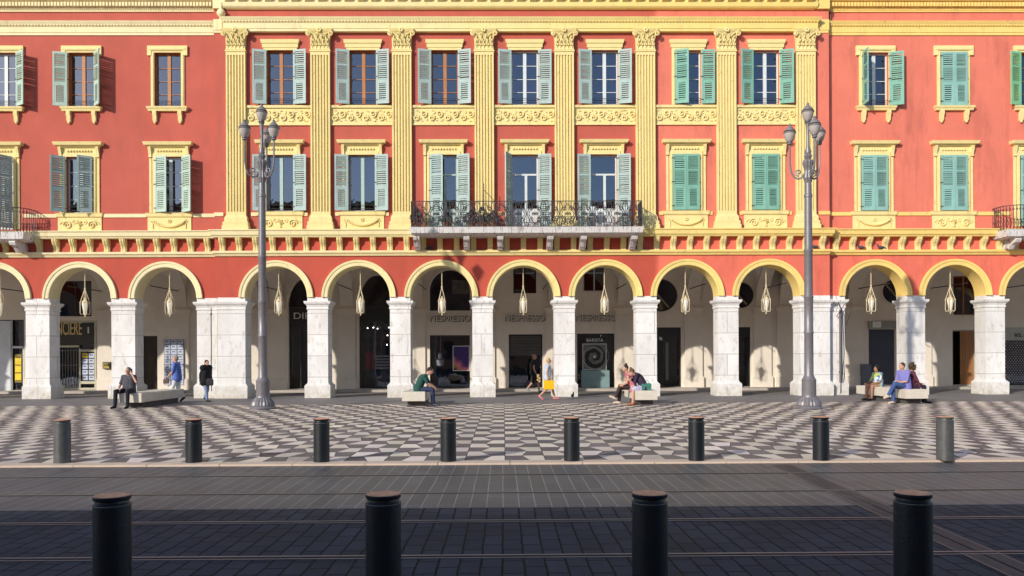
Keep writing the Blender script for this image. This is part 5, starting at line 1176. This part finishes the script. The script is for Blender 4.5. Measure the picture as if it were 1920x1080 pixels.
J = sit(.06, knee=.42, spread=.08); J['kL'] = (.44,.02,zz+.07); J['aL'] = (.62,-.06,.30); J['tL'] = (.76,-.09,.22); J['kR'] = (.40,-.08,zz-.02); J['aR'] = (.40,-.08,.10); J['tR'] = (.57,-.08,.055)
J['eR'] = (.10,-.24,zz+.16); J['wR'] = (.28,-.04,zz+.12); J['eL'] = (.16,.22,zz+.15); J['wL'] = (.26,.02,zz+.10); J['hR'] = (.3,1,-.1); J['hL'] = (.2,-1,-.2)
person('man in violet shirt and blue jeans sitting cross legged on the long bench', (B4+.16, 26.1, 0), R(200), J, cloth('violet_shirt', (.20,.19,.48), .12), cloth('blue_jeans', (.05,.09,.24)), cloth('cream_trainers', (.60,.50,.42)), cloth('brown_hair', (.07,.035,.022)), scale=1.03)
J = sit(.04, knee=.40, spread=.1); J['eR'] = (.15,-.24,zz+.18); J['wR'] = (.25,-.20,.56); J['hR'] = (.5,0,-.8)
person('curly haired woman in burgundy patterned jacket with back to the man in violet', (B4+.46, 26.35, 0), R(-12), J, cloth('burgundy_jacket', (.10,.025,.045), .5), cloth('navy_trousers', (.02,.02,.04)), cloth('dark_shoes', (.03,.03,.03)), cloth('brown_curls', (.06,.04,.02)), sleeve=.8, hairkind='curly', look=R(10))

# ---------------------------------------------------------------- pigeons
def pigeon(loc, rz, label):
    m = MB(); m.ball((0,0,.10), .11, .055, .06); m.cap((.08,0,.13), (.115,0,.20), .035, .024); m.ball((.12,0,.215), .032, .025, .026); m.cap((.145,0,.212), (.165,0,.205), .008, .004, 6)
    m.cap((-.08,0,.10), (-.19,0,.07), .04, .012); m.cap((.01,.02,.05), (.01,.02,.0), .006, .006, 6); m.cap((.01,-.02,.05), (.01,-.02,0), .006, .006, 6)
    o = m.build('pigeon', mat('pigeon_grey', (.055,.055,.07), .7, .5, 16)); tag(o, label, 'bird', 'pigeons on the ledges and paving'); o.location = loc; o.rotation_euler = (0,0,rz)
for px, rz, l in ((1614, 2.9, 'pigeon on the yellow ledge, left of the pair above the roller shutter arch'), (1651, 2.8, 'pigeon on the yellow ledge, right of the pair above the roller shutter arch'), (1527, 2.7, 'pigeon on the ledge just right of the lamp post')):
    YY = YW if px > 1560 else YC; pigeon((ux(px, YY-.08, 466), YY-.11, Z_STR1), rz, l)
pigeon((ux(806, YC-.1, 470), YC-.12, Z_STR1), 0, 'pigeon on the ledge beneath the long balcony by its first bracket')
x, y = G(1073, 747); pigeon((x, y-.15, .02), 1.2, 'pigeon on the ground at the pier right of the striding woman')

# ---------------------------------------------------------------- the houses opposite (behind the viewer): they throw the shade on the tram road
YO = -27.3; HO = 19.2
OB = empty('town_house', (0, YO, 0), 'long ochre town house row across the square, shading the tram road', 'building'); OB['world_parts'] = 1
m = MB(); m.box(-95, 70, YO-14, YO, 0, HO); m.build('wall', mat('opposite_plaster', (.42,.20,.12), .85, .06, 1), OB)
m = MB()
for i in range(-24, 18):
    for z in (1.2, 6.2, 10.4, 14.4): m.box(i*3.8, i*3.8+1.3, YO-.01, YO+.04, z, z+2.4)
m.build('windows', mat('opposite_glass', (.03,.035,.045), .2), OB)
m = MB(); m.box(-95, 70, YO-.3, YO+.45, HO-.5, HO-.02); m.box(-95, 70, YO, YO+.3, 5.2, 5.6); m.build('cornice', mat('opposite_trim', (.6,.5,.3), .8), OB)
print('objects', len(bpy.data.objects))
